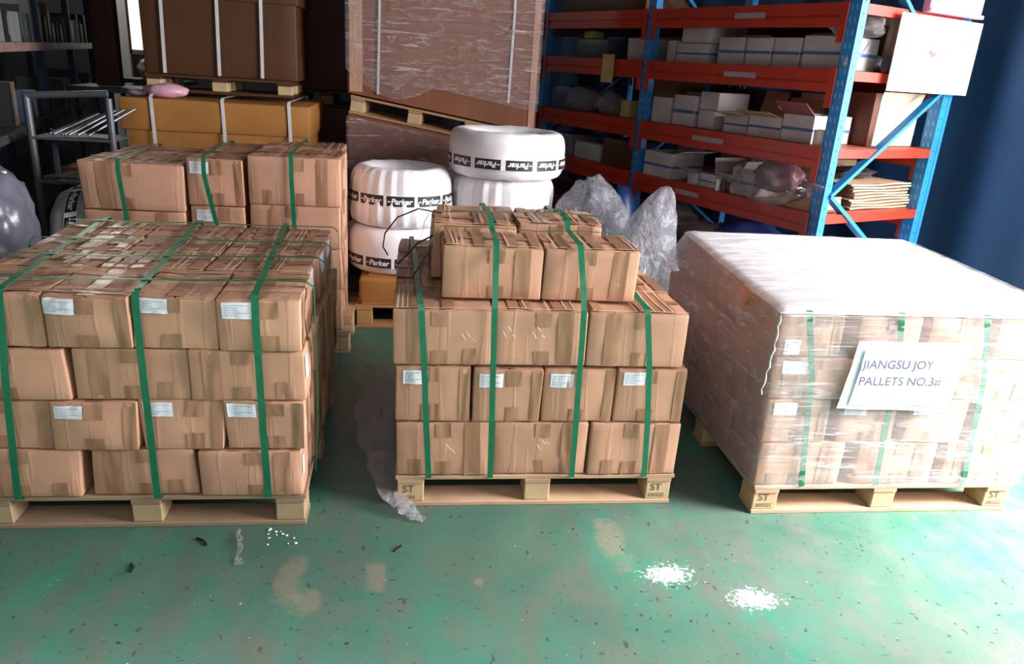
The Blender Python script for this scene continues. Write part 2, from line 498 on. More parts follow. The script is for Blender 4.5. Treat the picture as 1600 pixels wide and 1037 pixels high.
def carton(label, x0, x1, y0, y1, z0, z1, group, name='carton', front='F', sticker=None, flaps=False, tops=True,
           mat=None, yaw=0.0, bulge=.005, jit=.004, crush=.003, seg=8, side=None, cat='carton', long=None, tmat=None, tapes=True, lean=0.0, rsticker=None):
    cseed[0] += 1; sd = cseed[0]; R = random.Random(sd)
    w, d, h = x1 - x0, y1 - y0, z1 - z0
    c = Carton(w, d, h - (.006 if flaps else 0), sd, bulge, jit, crush, seg=seg)
    root = thing(name, label, cat, ((x0 + x1) / 2, (y0 + y1) / 2, z0), yaw, group)
    if lean: root.rotation_euler = (0, lean, yaw)
    body = link('body', c.body(), mat or kraft, root)
    long = long if long is not None else (w > d)
    if tapes:
        strips = []
        def pt_(*a, **k):
            q = MB(); c.patch(q, *a, **k); strips.append(q)
        faces = ['F'] if side is None else ['F', side]
        for fc in faces:
            wide = w if fc == 'F' else d
            islong = wide > .29
            tw = .056 / wide            # half band in -1..1 units = tape 48 mm wide
            if islong:
                e = R.choice((-1, 1)) * R.uniform(.50, .62)
                pt_(fc, e - tw, e + tw, -1, 1, nv=8)
                if R.random() < .6: pt_(fc, -e - tw * .8, -e + tw * .8, -1, -1 + R.uniform(.55, .8))
                m = R.uniform(-.12, .12)
                pt_(fc, m - tw, m + tw, .45, 1, off=.002)
                pt_(fc, m - tw, m + tw, -1, -.45, off=.002)
            else:
                m = R.uniform(-.1, .35)
                pt_(fc, m - tw, m + tw, R.uniform(.3, .5), 1)
                pt_(fc, m - tw, m + tw, -1, -R.uniform(.3, .5))
                if R.random() < .5:
                    pt_(fc, .98 - tw * 1.3, .98, -1, 1, nv=8)
        if tops:
            if long:
                tw = .03 / d
                pt_('T', -1, 1, -1.3 * tw, 1.3 * tw, off=.0080 if flaps else .0022, nu=12, nv=2)
                tw = .05 / w
                for e in R.sample((-.86, -.58, -.3, .1, .36, .62, .85), 4): pt_('T', e - tw * R.uniform(.5, 1), e + tw * R.uniform(.5, 1), -1, 1, off=.0088 if flaps else .0026, nu=2, nv=10)
            else:
                tw = .05 / w
                pt_('T', -tw, tw, -1, 1, off=.0080 if flaps else .0022, nu=2, nv=10)
                for e in R.sample((-.8, -.4, .45, .8), 2): pt_('T', -1, 1, e - .05, e + .05 + R.uniform(0, .06), off=.0088 if flaps else .0026, nu=10, nv=2)
        for q in strips: q.build('packing_tape', tmat or tape_m, root, smooth=True)
    if flaps:
        cm = MB()
        for q in range(4):
            e_ = R.uniform(-.95, .95)
            if long: c.patch(cm, 'T', e_, e_ + .006 / w * 2, -1, 1, off=.0105, nu=1, nv=10, skew=R.uniform(-.04, .04))
            else: c.patch(cm, 'T', -1, 1, e_, e_ + .008 / d, off=.0105, nu=10, nv=1)
        for sg_ in (-1, 1):
            if long: c.patch(cm, 'T', -1, 1, sg_ * .97 - .02, sg_ * .97, off=.0105, nu=12, nv=1)
        co = cm.build('crease_lines', crease_m, root); co['kind'] = 'stuff'
        for sg in (-1, 1):
            fb = MB(); o1 = R.uniform(0, 50)
            lift = R.uniform(0, .0022)

            def ft(u, v, zz):
                if long: a = -1 + 2 * u; b = sg * (.03 + .965 * v)
                else: a = sg * (.03 + .965 * v); b = -1 + 2 * u
                rag = .02 * noise.noise(Vector((u * 9, o1, v)))
                a2, b2 = (a * .995, b + rag * v) if long else (a + rag * v, b * .995)
                p = c.P('T', max(-1.03, min(1.03, a2)), max(-1.03, min(1.03, b2)), zz + lift * abs(noise.noise(Vector((u * 4, v * 2, o1)))))
                return tuple(p)
            nu, nv = 10, 4
            top = [ft(i / nu, j / nv, .0045) for j in range(nv + 1) for i in range(nu + 1)]
            bot = [ft(i / nu, j / nv, .0008) for j in range(nv + 1) for i in range(nu + 1)]
            n = len(top); f = []
            for j in range(nv):
                for i in range(nu):
                    q = (j * (nu + 1) + i, j * (nu + 1) + i + 1, (j + 1) * (nu + 1) + i + 1, (j + 1) * (nu + 1) + i)
                    f.append(q); f.append(tuple(n + k for k in reversed(q)))
            edge = [i for i in range(nu + 1)] + [(j) * (nu + 1) + nu for j in range(1, nu and nv + 1)] + [nv * (nu + 1) + i for i in range(nu - 1, -1, -1)] + [j * (nu + 1) for j in range(nv - 1, 0, -1)]
            for k in range(len(edge)):
                a, b = edge[k], edge[(k + 1) % len(edge)]; f.append((a, b, n + b, n + a))
            fb.add(top + bot, f); fb.build('top_flap', mat or kraft, root)
    if rsticker:
        q = MB(); c.patch(q, 'R', rsticker[0], rsticker[1], rsticker[2], rsticker[3], off=.003, nu=6, nv=6); q.build('side_label', paper, root, smooth=True)
    if sticker:
        a, b, sw, sh = sticker[:4]; cr = sticker[4] if len(sticker) > 4 else .0
        sl = MB(); hw = sw * 2 / w; hh = sh * 2 / h
        c.patch(sl, 'F', a - hw, a + hw, b - hh, b + hh, off=.003, nu=8, nv=6, crumple=cr)
        lab = sl.build('shipping_label', paper, root, smooth=True)
        pr = MB()
        for k in range(5):
            yy = b + hh * (.62 - .3 * k); x = a - hw * .85
            end = a + hw * (.8 if k in (0, 3) else R.uniform(-.3, .1))
            while x < end:
                ln = R.uniform(.06, .16) * hw * 2
                c.patch(pr, 'F', x, min(x + ln, end), yy - hh * .05, yy + hh * .05, off=.0038 + cr * 1.2, nu=1, nv=1)
                x += ln + .05 * hw
        p = pr.build('print', ink, lab); p['kind'] = 'stuff'
    return root


# ------------------------------------------------------------------ pallets
def pallet(label, x0, x1, y0, y1, z0=0.0, h=.128, yaw=0, stamps=None, group=None, ncross=7, rot=None, blocks=3, seed=1, m1=None, m2=None):
    R = random.Random(seed)
    w, d = x1 - x0, y1 - y0
    cx, cy = (x0 + x1) / 2, (y0 + y1) / 2
    r = thing('pallet', label, 'pallet', (cx, cy, z0), yaw, group, rot)
    W2, D2 = w / 2, d / 2; t = .017; bw = .098
    zs = [0, t, h - 2 * t, h - t, h]
    m1 = m1 or wood; m2 = m2 or wood_block
    xs = [-W2 + bw / 2 + .003 + (w - bw - .006) * k / (blocks - 1) for k in range(blocks)]
    ys = [-D2 + bw * .6 + (d - bw * 1.2) * k / 2 for k in range(3)]
    for yy in ys: MB().box(-W2, W2, yy - bw * .6, yy + bw * .6, zs[0], zs[1], bev=.002).build('bottom_board', m1, r)
    for j, yy in enumerate(ys):
        for i, xx in enumerate(xs):
            b = MB().box(xx - bw / 2 + R.uniform(-.003, .003), xx + bw / 2, yy - bw * .6 + .004, yy + bw * .6 - .004, zs[1], zs[2], bev=.004).build('block', m2, r)
            if stamps and j == 0 and i in stamps:
                s1, s2 = stamps[i]
                Mx = Matrix.Translation((xx - .03, yy - bw * .6 + .0025, zs[1] + .040)) @ Matrix.Rotation(PI / 2, 4, 'X')
                put_text('stamp', s1, Mx, .042, stamp_ink, b, .01)
                Mx = Matrix.Translation((xx - .038, yy - bw * .6 + .0025, zs[1] + .012)) @ Matrix.Rotation(PI / 2, 4, 'X')
                put_text('stamp', s2, Mx, .022, stamp_ink, b, .01)
    for xx in xs: MB().box(xx - bw / 2, xx + bw / 2, -D2, D2, zs[2], zs[3], bev=.002).build('stringer_board', m1, r)
    for k in range(ncross):
        yy = -D2 + bw / 2 + (d - bw) * k / (ncross - 1)
        ex = R.uniform(0, .012) if k == 0 else 0
        MB().box(-W2 - ex * .5, W2 + ex, yy - bw / 2, yy + bw / 2, zs[3], zs[4] - R.uniform(0, .0015), bev=.002).build('deck_board', m1, r)
    return r


# ------------------------------------------------------------------ straps
def ribbon(pts, width, wdir, thick=.0012, sub=3, wob=0.0, seed=0):
    """flat band along pts; wdir: list of width directions or one"""
    P = [Vector(p) for p in pts]; Q = []; Wd = []
    for i in range(len(P) - 1):
        for k in range(sub):
            t = k / sub; Q.append(P[i].lerp(P[i + 1], t))
            w = wdir if not isinstance(wdir, list) else Vector(wdir[i]).lerp(Vector(wdir[i + 1]), t); Wd.append(Vector(w))
    Q.append(P[-1]); Wd.append(Vector(wdir if not isinstance(wdir, list) else wdir[-1]))
    v = []; f = []
    for i, q in enumerate(Q):
        d = (Q[min(i + 1, len(Q) - 1)] - Q[max(i - 1, 0)]).normalized()
        w = (Wd[i] - d * Wd[i].dot(d)).normalized(); n = d.cross(w).normalized()
        q = q + w * (noise.noise(Vector((i * .35, seed, 0))) * wob)
        for a, b in ((-1, -1), (1, -1), (1, 1), (-1, 1)): v.append(q + w * a * width / 2 + n * b * thick / 2)
    m = len(Q)
    for i in range(m - 1):
        for k in range(4):
            j = (k + 1) % 4; f.append((i * 4 + k, i * 4 + j, i * 4 + 4 + j, i * 4 + 4 + k))
    f.append((3, 2, 1, 0)); f.append(tuple((m - 1) * 4 + k for k in range(4)))
    return MB().add(v, f)


def strap(label, pts, width=.021, wdir=(1, 0, 0), mat=None, group=None, sub=3, wob=.002, seed=0, clip=None):
    me = ribbon(pts, width, wdir, sub=sub, wob=wob, seed=seed).mesh('strap')
    o = link('strap', me, mat or green_strap); tag(o, label, 'strap', group)
    return o


# ------------------------------------------------------------------ crumpled plastic
def crumple_mesh(size, seed, sub=4, amp=.16, sharp=1.6, flat=.15, tip=None):
    bm = bmesh.new(); bmesh.ops.create_icosphere(bm, subdivisions=sub, radius=1)
    o = Vector((seed * 3.1, seed * 1.7, seed))
    for v in bm.verts:
        p = v.co.normalized()
        n = noise.noise(p * sharp + o) * amp * 1.6 + (abs(noise.noise(p * sharp * 3.1 + o)) - .2) * amp * 1.1 + (abs(noise.noise(p * sharp * 7 + o)) - .2) * amp * .45
        r = 1 + n
        q = Vector((p.x * size[0], p.y * size[1], p.z * size[2])) * r
        if tip:
            for (tx, ty, tz, pw) in tip:
                k = max(0, p.dot(Vector((tx, ty, tz)).normalized())) ** pw
                q += Vector((tx, ty, tz)) * k
        q.z = max(q.z, -size[2] * (1 - flat))
        v.co = q
    me = bpy.data.meshes.new('bag'); bm.to_mesh(me); bm.free()
    for p in me.polygons: p.use_smooth = True
    return me


def bag(name, label, cat, c, size, seed, mat, group=None, **kw):
    me = crumple_mesh(size, seed, **kw)
    lo = min(v.co.z for v in me.vertices)
    for v in me.vertices: v.co.z -= lo
    o = link(name, me, mat, None, c); tag(o, label, cat, group)
    return o


# ================================================================== THE SETTING
def struct(name, mb, mat, loc=None, rz=0, smooth=False):
    o = mb.build(name, mat, None, loc, rz, smooth); o['kind'] = 'structure'; return o


struct('floor', MB().add([(-6, -4, 0), (7, -4, 0), (7, 11, 0), (-6, 11, 0)], [(0, 1, 2, 3)]), mk_floor())
struct('ceiling', MB().box(-5, 4.6, .3, 10.6, 4.4, 4.5), ceil_m)
struct('wall_back', MB().box(-5, 4.6, 10.5, 10.6, 0, 4.4), wall_m)
struct('wall_left', MB().box(-5.1, -5, .3, 10.6, 0, 4.4), wall_m)
struct('wall_right', MB().box(4.5, 4.6, 3.5, 10.6, 0, 4.4).box(4.5, 4.6, .30, 3.5, 2.75, 4.4), wall_m)      # big side door below the header, which is added to limit the daylight
struct('added_front_wall', MB().box(-5, 4.5, .30, .40, 2.70, 4.4).box(-5, -2.7, .30, .40, 0, 2.7).box(3.4, 4.5, .30, .40, 0, 2.7), wall_m)   # loading door in front; unseen header and piers added to shade the back

# white door standing in the far back
dr = MB().box(-.14, .17, -.02, .02, 0, 2.6).build('door_1', white_paint, None, (-3.52, 10.0, 0)); dr['kind'] = 'structure'
MB().box(-.165, -.14, -.03, .03, 0, 2.62).build('door_frame', plain('tan_frame', (.32, .20, .14), .6), dr)
MB().box(.17, .19, -.03, .03, 0, 2.62).build('door_frame', plain('tan_frame', (.32, .20, .14), .6), dr)
wn = MB().box(-.12, .12, -.02, .02, 1.45, 2.6).build('window_1', plain('bright_pane', (.80, .82, .72), .4, 0, .05, 3, 0, 1.1), None, (-3.2, 10.0, 0)); wn['kind'] = 'structure'
MB().box(-.14, -.12, -.03, .03, 1.4, 2.6).build('window_frame', plain('tan_frame', (.32, .20, .14), .6), wn)
MB().box(-.14, .14, -.03, .03, 1.40, 1.45).build('window_frame', plain('tan_frame', (.32, .20, .14), .6), wn)
lp = bpy.data.lights.new('added_door_light', 'POINT'); lp.energy = 55; lp.shadow_soft_size = .1; lp.color = (1, .97, .88)  # added lamp with no visible fitting, brightens the white door
lpo = bpy.data.objects.new('added_door_light', lp); COL.objects.link(lpo); lpo.location = (-3.6, 9.1, 3.4)

# navy tarpaulin curtain behind and beside the rack
AX, AY, RTH = 2.277, 3.997, rad(23.7)
LD = Vector((-math.sin(RTH), math.cos(RTH), 0)); ND = Vector((math.cos(RTH), math.sin(RTH), 0)); A0 = Vector((AX, AY, 0))


def rk(n, l, z): return A0 + ND * n + LD * l + Vector((0, 0, z))


def cur(u, v):
    l = -1.15 + u * 7.95
    p = rk(1.33 + .016 * math.sin(l * 6 + math.sin(l * 3) * 1.3 + v * .5) + .006 * math.sin(l * 17 + v * 2), l, .02 + v * 4.3)
    return tuple(p)


cu = MB().grid(cur, 170, 12).build('curtain', curtain_m, smooth=True); tag(cu, 'navy blue tarpaulin curtain hanging in folds behind the storage rack', 'curtain')
rail = MB().tube([rk(1.33, -1.2, 4.34), rk(1.33, 6.9, 4.34)], .03, 8).build('curtain_rail', dark_steel, cu)

# ================================================================== PALLET LOADS
ORD = ['first', 'second', 'third', 'fourth', 'fifth']
ROWN = ['bottom row', 'second row up', 'third row up', 'top row']

# ---------- left load
pallet('pine pallet with three front blocks under the left carton stack', -1.405, -.352, 2.337, 3.385, seed=3, h=.122, m1=mk_wood('pallet_pine_grimy', (.27, .17, .10), (.42, .29, .18)), m2=mk_wood('pallet_block_grimy', (.40, .28, .15), (.52, .38, .22)))
gL = 'cartons strapped on the left pallet'
LB = [-1.405, -1.062, -1.035, -.707, -.70, -.35]
L1 = [(-1.405, -1.065), (-1.035, -.708), (-.70, -.352)]
L2 = [(-1.405, -1.140), (-1.132, -.876), (-.866, -.607), (-.600, -.347)]
L3 = [(-1.412, -1.067), (-1.052, -.702), (-.695, -.337)]
L4 = [(-1.362, -1.115), (-1.107, -.866), (-.857, -.612), (-.604, -.352)]
ZL = [(.124, .298), (.300, .474), (.476, .652), (.654, .828)]


def depths(y0, y1, n): s = (y1 - y0) / n; return [(y0 + s * k + .002, y0 + s * (k + 1) - .002) for k in range(n)]


LDESC = {(0, 0): 'flat faced kraft carton with a double vertical crease', (0, 1): 'puffed kraft carton with bulging right corner',
         (0, 2): 'kraft carton with crumpled lower right corner',
         (1, 0): 'kraft carton cut by the frame, corner torn open', (1, 1): 'kraft carton with white sticker across its torn corner',
         (1, 2): 'kraft carton with white sticker half under the middle green strap', (1, 3): 'kraft carton with flat white sticker beside the right green strap',
         (2, 0): 'plain kraft carton cut by the left frame edge', (2, 1): 'wide kraft carton bulging behind the middle green strap',
         (2, 2): 'wide smooth kraft carton crossed by the right green strap',
         (3, 0): 'kraft carton with slanting edge, cut by the frame', (3, 1): 'kraft carton with creased white sticker at its upper left corner',
         (3, 2): 'kraft carton with crumpled white sticker under the middle strap', (3, 3): 'kraft carton with sticker and buckled top edge'}
LST = {(1, 1): (-.55, .62, .042, .022, .004), (1, 2): (-.55, .62, .044, .024), (1, 3): (-.55, .62, .044, .024),
       (3, 1): (-.62, .66, .046, .026, .006), (3, 2): (-.55, .70, .046, .026, .006), (3, 3): (-.50, .62, .045, .027)}
for li, (xs, kind) in enumerate(((L1, 'B'), (L2, 'A'), (L3, 'B'), (L4, 'A'))):
    z0, z1 = ZL[li]
    for ci, (xa, xb) in enumerate(xs):
        dp = (2.337, 2.337 + (.25 if kind == 'B' else .335))
        if li == 3: dp = (2.337, 2.645)
        yj = [0, .004, -.004, .003][(ci + li) % 4]
        carton(LDESC[(li, ci)] + ', ' + ['bottom', 'second', 'third', 'top'][li] + ' row, left load', xa, xb, dp[0] + yj, dp[1], z0, z1, gL, sticker=LST.get((li, ci)), rsticker=(-.98, -.70, -.1, .8) if ci == len(xs) - 1 and li in (0, 2) else None,
               flaps=li == 3, side='R' if ci == len(xs) - 1 else None, bulge=.012, jit=.008, crush=.003, yaw=(((ci * 7 + li * 5) % 5) - 2) * .004)
    back = depths(2.592, 3.385, 3) if kind == 'B' else depths(2.68, 3.385, 2)
    if li == 3: back = depths(2.648, 3.39, 3); xs = [(-1.41, -1.072), (-1.06, -.722), (-.712, -.362)]
    rn = {2: ['second', 'rearmost'], 3: ['second', 'third', 'rearmost']}[len(back)]
    for ri, (ya, yb) in enumerate(back):
        for ci, (xa, xb) in enumerate(xs):
            last = ci == len(xs) - 1
            if li == 3:
                lb = 'taped kraft carton in the top layer of the left load, %s row back, %s column' % (rn[ri], ['left', 'middle', 'right'][ci])
            elif last:
                lb = 'kraft carton on the right side of the left load, %s, %s from front' % (ROWN[li], ['second', 'third', 'fourth'][ri])
            else:
                lb = 'kraft carton hidden inside the left pallet stack'
            if li < 3 and not last and ri < len(back) - 1 and False: continue
            carton(lb, xa + (.006 if ri == 1 else 0), xb + (.006 if (last and ri == 1) else 0), ya, yb, z0, z1 + (.0 if ri != 1 else -.002), gL, flaps=li == 3, side='R' if last else None,
                   tapes=(li == 3 or last), seg=8 if (li == 3 or last) else 3, bulge=.006 if li == 3 else .004, jit=.004, long=(li == 3) or None, rsticker=(-.7, .1, .1, .95) if last and li == 3 else None)

# torn corner between two cartons of the left load
tn = [o for o in bpy.data.objects if o.get('label', '').startswith('kraft carton cut by the frame, corner torn open')][0]
Rr = random.Random(3)
m = MB().add([(.150, -.138, .085), (.172, -.139, .12), (.166, -.139, .155), (.150, -.139, .165), (.139, -.139, .13), (.142, -.139, .10), (.133, -.139, .07), (.150, -.139, .03)], [tuple(range(8))])
m.build('torn_hole', plain('torn_dark', (.05, .025, .015), .9), tn)
m = MB()
for k in range(9):
    z = .03 + k * .015; x = .146 + Rr.uniform(-.008, .010)
    m.add([(x, -.140, z), (x + Rr.uniform(.008, .016), -.150, z + .006), (x + .004, -.141, z + .014)], [(0, 1, 2)])
m.build('torn_shreds', plain('torn_pale', (.55, .40, .28), .8), tn)

# straps of the left load
zt = .8455; gs = 'green straps of the left load'
for k, (xa, xb, xc, lb) in enumerate(((-1.221, -1.268, -1.294, 'left strap running front to back over the left load'), (-.836, -.832, -.917, 'middle strap running front to back over the left load'),
                                      (-.484, -.473, -.555, 'right strap running front to back over the left load'))):
    pts = [(xb, 2.36, .118), (xb, 2.322, .122), (xb * .75 + xa * .25, 2.318, .30), (xa * .6 + xb * .4, 2.316, .56), (xa, 2.320, .80), (xa, 2.330, zt - .003), (xa, 2.36, zt + .001)]
    for j in range(1, 8):
        t = j / 8; pts.append((xa + (xc - xa) * t, 2.36 + 1.02 * t, zt + .001 + .002 * math.sin(j * 2.1)))
    pts += [(xc, 3.392, zt), (xc, 3.402, zt - .02), (xc, 3.402, .2), (xc, 3.402, .13)]
    strap('green ' + lb, pts, .023, (1, 0, 0), seed=k)
for k, (ya, yb, lb) in enumerate(((2.43, 2.47, 'nearest cross strap'), (2.72, 2.79, 'second cross strap from the front'), (2.97, 3.03, 'third cross strap from the front'), (3.30, 3.33, 'rearmost cross strap'))):
    zc = zt + .004
    pts = [(-1.424, ya, .15), (-1.424, ya, .5), (-1.424, ya, zc - .02), (-1.405, ya, zc)]
    for j in range(1, 9): t = j / 9; pts.append((-1.405 + 1.053 * t, ya + (yb - ya) * t + .006 * math.sin(j + k), zc + .002 * math.sin(j * 1.7)))
    pts += [(-.345, yb, zc), (-.322, yb, zc - .02), (-.318, yb + .005, .6), (-.322, yb + .01, .3), (-.332, yb, .14)]
    strap('thin green ' + lb + ' over the left load', pts, .018, (0, 1, 0), seed=10 + k)

# ---------- middle load
pallet('pale pine pallet stamped ST under the middle carton stack', -.042, 1.008, 2.447, 3.50, seed=5, stamps={0: ('ST', '32032'), 2: ('ST', '320322')})
gM = 'cartons strapped on the middle pallet'
M1 = [(-.044, .297), (.305, .656), (.664, 1.012)]
M2 = [(-.046, .212), (.224, .470), (.480, .740), (.748, 1.005)]
M3 = [(-.060, .277), (.284, .615), (.624, .982)]
ZM = [(.130, .345), (.349, .565), (.569, .775)]
MDESC = {(0, 0): 'smooth kraft carton behind the first green strap, bottom left of the middle load', (0, 1): 'creased kraft carton with a scrap of clear tape, bottom centre of the middle load',
         (0, 2): 'clean square kraft carton, bottom right of the middle load',
         (1, 0): 'ridged kraft carton with sticker, left end of the middle load sticker row', (1, 1): 'kraft carton with folded lid edge and sticker, second in the middle load sticker row',
         (1, 2): 'ridged kraft carton with sticker, third in the middle load sticker row', (1, 3): 'kraft carton with sticker beside the last strap, right end of the middle load sticker row',
         (2, 0): 'wide kraft carton at the left end of the third row, middle load', (2, 1): 'wide kraft carton with white tape glints, centre of the third row, middle load',
         (2, 2): 'wide kraft carton at the right end of the third row, middle load'}
MST = {(1, 0): (-.48, .63, .042, .027), (1, 1): (-.50, .60, .042, .027), (1, 2): (-.52, .60, .042, .027), (1, 3): (-.52, .68, .040, .027)}
for li, xs in enumerate((M1, M2, M3)):
    z0, z1 = ZM[li]; kind = 'A' if li == 1 else 'B'
    for ci, (xa, xb) in enumerate(xs):
        dz = [0, -.006, -.004, 0][ci] if li == 1 else 0
        carton(MDESC[(li, ci)], xa, xb, 2.447 + [0, .003, -.003, .004][(ci + li) % 4], 2.447 + (.252 if kind == 'B' else .335), z0, z1 + dz, gM,
               sticker=MST.get((li, ci)), flaps=li >= 1, side='R' if ci == len(xs) - 1 else None, bulge=.004, crush=.005 if (li, ci) in ((1, 0), (1, 2), (0, 1)) else .003)
    back = depths(2.702, 3.485, 3) if kind == 'B' else depths(2.785, 3.485, 2)
    for ri, (ya, yb) in enumerate(back):
        for ci, (xa, xb) in enumerate(xs):
            edge = ci in (0, len(xs) - 1)
            if li == 2 and edge: lb = 'kraft carton in the third row of the middle load, %s edge, %s from the front' % ('left' if ci == 0 else 'right', ['second', 'third', 'rearmost'][ri])
            else: lb = 'kraft carton hidden inside the middle pallet stack'
            carton(lb, xa, xb - .008 * (ri == 1 and ci == len(xs) - 1), ya, yb, z0, z1, gM, flaps=li == 2 and edge, side='L' if ci == 0 else 'R' if edge else None, tapes=li == 2 and edge, seg=8 if li == 2 and edge else 3)
glint = mk_film('clear_tape_scrap', (.85, .82, .80), .25, .6, (60, 60, 12), rough=.1, lo=.5, hi=.6, kind='Object')
for frag, a, b, n in (('smooth kraft carton behind the first', .15, .1, 2), ('creased kraft carton with a scrap', .0, .25, 3), ('wide kraft carton at the left end of the third', .5, .2, 3), ('wide kraft carton with white tape glints', -.75, .35, 3),
                      ('wide kraft carton with white tape glints', -.1, .35, 3), ('kraft carton with folded lid edge', .35, .45, 2), ('kraft carton with sticker beside the last strap', .35, .5, 2), ('kraft carton with crushed vertical ridges', .2, .4, 2)):
    rt = [o for o in bpy.data.objects if o.get('label', '').startswith(frag)]
    if not rt: continue
    rt = rt[0]; rq = random.Random(len(frag) + n)
    for k in range(n):
        x = a * .16; z = .09 + b * .09 + rq.uniform(-.02, .02)
        m = MB().grid(lambda u, v: (x + .016 * k + .004 * u * math.sin(v * 3) - .016 * v, -.1385 - .001 * math.sin(u * 3), z + (.030 - .008 * k) * v), 2, 6)
        m.build('tape_glint', plain('clear_tape_shine', (.75, .68, .64), .2, 0, .2, 60), rt, smooth=True)  # pale streaks painted as glints on scraps of clear tape
gU = 'cartons in the raised tier of the middle load'
carton('kraft carton with a long fold mark, front left of the raised tier', .106, .457, 2.545, 2.79, .782, .972, gU, flaps=True, side='L', bulge=.006, jit=.006)
carton('kraft carton with sagging lid, front right of the raised tier', .463, .803, 2.547, 2.79, .782, .972, gU, flaps=True, side='R', bulge=.006, jit=.006)
carton('kraft carton sticking out on the left behind the front left raised one', .068, .395, 2.802, 3.055, .782, .995, gU, flaps=True, side='L', bulge=.006, jit=.008)
carton('kraft carton with lifted lid, rear right of the raised tier', .402, .725, 2.802, 3.055, .782, 1.005, gU, flaps=True, side='R', bulge=.006, jit=.008)
carton('low kraft carton at the back left of the raised tier', .10, .43, 3.07, 3.32, .782, .97, gU, flaps=True, side='L')
carton('low kraft carton at the back right of the raised tier', .44, .78, 3.07, 3.32, .782, .97, gU, flaps=True, side='R')


def mstrap(lb, pts, w=.021, seed=0, wd=(1, 0, 0), sub=3): return strap(lb, pts, w, wd, seed=seed, sub=sub)


zz = .790
mstrap('green strap at the left end of the middle load, lying on its third row', [(.075, 2.47, .122), (.074, 2.432, .127), (.060, 2.428, .35), (.048, 2.426, .58), (.034, 2.430, .77), (.032, 2.440, zz), (.028, 2.5, zz + .002),
       (.020, 2.75, zz + .002), (.010, 3.1, zz + .002), (-.005, 3.47, zz), (-.005, 3.495, zz - .02), (-.005, 3.497, .14)], seed=21)
mstrap('green strap running up over the left of the raised tier, middle load', [(.300, 2.47, .122), (.300, 2.431, .127), (.294, 2.424, .35), (.286, 2.426, .60), (.281, 2.428, .785), (.284, 2.485, .90), (.287, 2.53, .975), (.287, 2.545, .988), (.289, 2.60, .990),
       (.292, 2.78, .990), (.294, 2.81, 1.014), (.296, 2.93, 1.016), (.298, 3.05, 1.012), (.299, 3.10, .992), (.30, 3.3, .988), (.30, 3.34, .97), (.30, 3.48, .80), (.30, 3.498, .77), (.30, 3.50, .14)], seed=22)
mstrap('green strap running up over the right of the raised tier, middle load', [(.607, 2.47, .122), (.607, 2.431, .127), (.602, 2.424, .35), (.596, 2.426, .60), (.592, 2.428, .785), (.587, 2.485, .90), (.583, 2.53, .975), (.583, 2.545, .988), (.583, 2.60, .990),
       (.583, 2.78, .992), (.584, 2.81, 1.022), (.585, 2.93, 1.024), (.586, 3.05, 1.020), (.588, 3.10, .994), (.59, 3.3, .988), (.59, 3.34, .97), (.59, 3.48, .80), (.59, 3.498, .77), (.59, 3.50, .14)], seed=23)
mstrap('green strap at the right end of the middle load, rising past its third row', [(.887, 2.47, .122), (.887, 2.431, .127), (.872, 2.426, .35), (.850, 2.426, .58), (.822, 2.430, .77), (.820, 2.440, zz), (.822, 2.5, zz + .002),
       (.826, 2.75, zz + .002), (.83, 3.1, zz + .002), (.835, 3.47, zz), (.835, 3.495, zz - .02), (.835, 3.497, .14)], seed=24)
mstrap('thin green cross strap over the front raised cartons', [(.05, 2.74, .90), (.078, 2.735, .96), (.10, 2.73, .998), (.29, 2.72, 1.002), (.45, 2.70, .998), (.60, 2.71, 1.002), (.80, 2.73, .995), (.815, 2.735, .97)], .010, 25, (0, 1, 0))
mstrap('thin green cross strap over the rear raised cartons', [(.02, 2.9, .84), (.045, 2.9, .98), (.068, 2.90, 1.018), (.28, 2.90, 1.024), (.58, 2.92, 1.03), (.735, 2.92, 1.02), (.745, 2.92, .95)], .010, 26, (0, 1, 0))
lw = MB().tube([(.11, 2.86, 1.02), (.02, 2.88, 1.03), (-.06, 2.95, .98), (-.11, 3.02, .90), (-.12, 3.08, .83), (-.10, 3.1, .79)], .003, 6)
tag(lw.build('loose_strap', black_m), 'thin dark strap end looping down left of the raised tier', 'strap')
lw = MB().tube([(.075, 2.70, .97), (.02, 2.74, .93), (-.02, 2.84, .86), (-.055, 2.95, .795)], .0035, 6)
tag(lw.build('loose_strap', black_m), 'thin dark strap end slanting from the raised tier to the left shelf of cartons', 'strap')
lw = MB().tube([(.07, 2.62, .95), (.03, 2.62, .88), (.0, 2.66, .82), (-.05, 2.74, .797)], .003, 6)
tag(lw.build('loose_strap', black_m), 'short dark strap end curling beside the front left raised carton', 'strap')

# ---------- right load, wrapped
pallet('pine pallet stamped ST under the film wrapped load on the right', 1.307, 2.385, 2.366, 3.56, seed=8, stamps={0: ('ST', '280322'), 2: ('ST', '280322')}, h=.122)
gR = 'cartons wrapped on the right pallet'
R1 = [(1.300, 1.640), (1.695, 2.020), (2.060, 2.400)]
R2 = [(1.300, 1.545), (1.590, 1.815), (1.865, 2.105), (2.140, 2.395)]
R3 = [(1.292, 1.600), (1.660, 1.975), (2.030, 2.375)]
R4 = [(1.290, 1.530), (1.585, 1.825), (1.860, 2.100), (2.135, 2.390)]
ZR = [(.124, .302), (.304, .480), (.482, .644), (.646, .808)]
RST = {(1, 0): (-.45, .6, .044, .025), (1, 1): (-.5, .6, .044, .025), (1, 2): (-.5, .6, .044, .025), (1, 3): (-.5, .6, .044, .025), (2, 0): (-.5, .55, .046, .024), (3, 0): (-.55, -.5, .030, .03)}
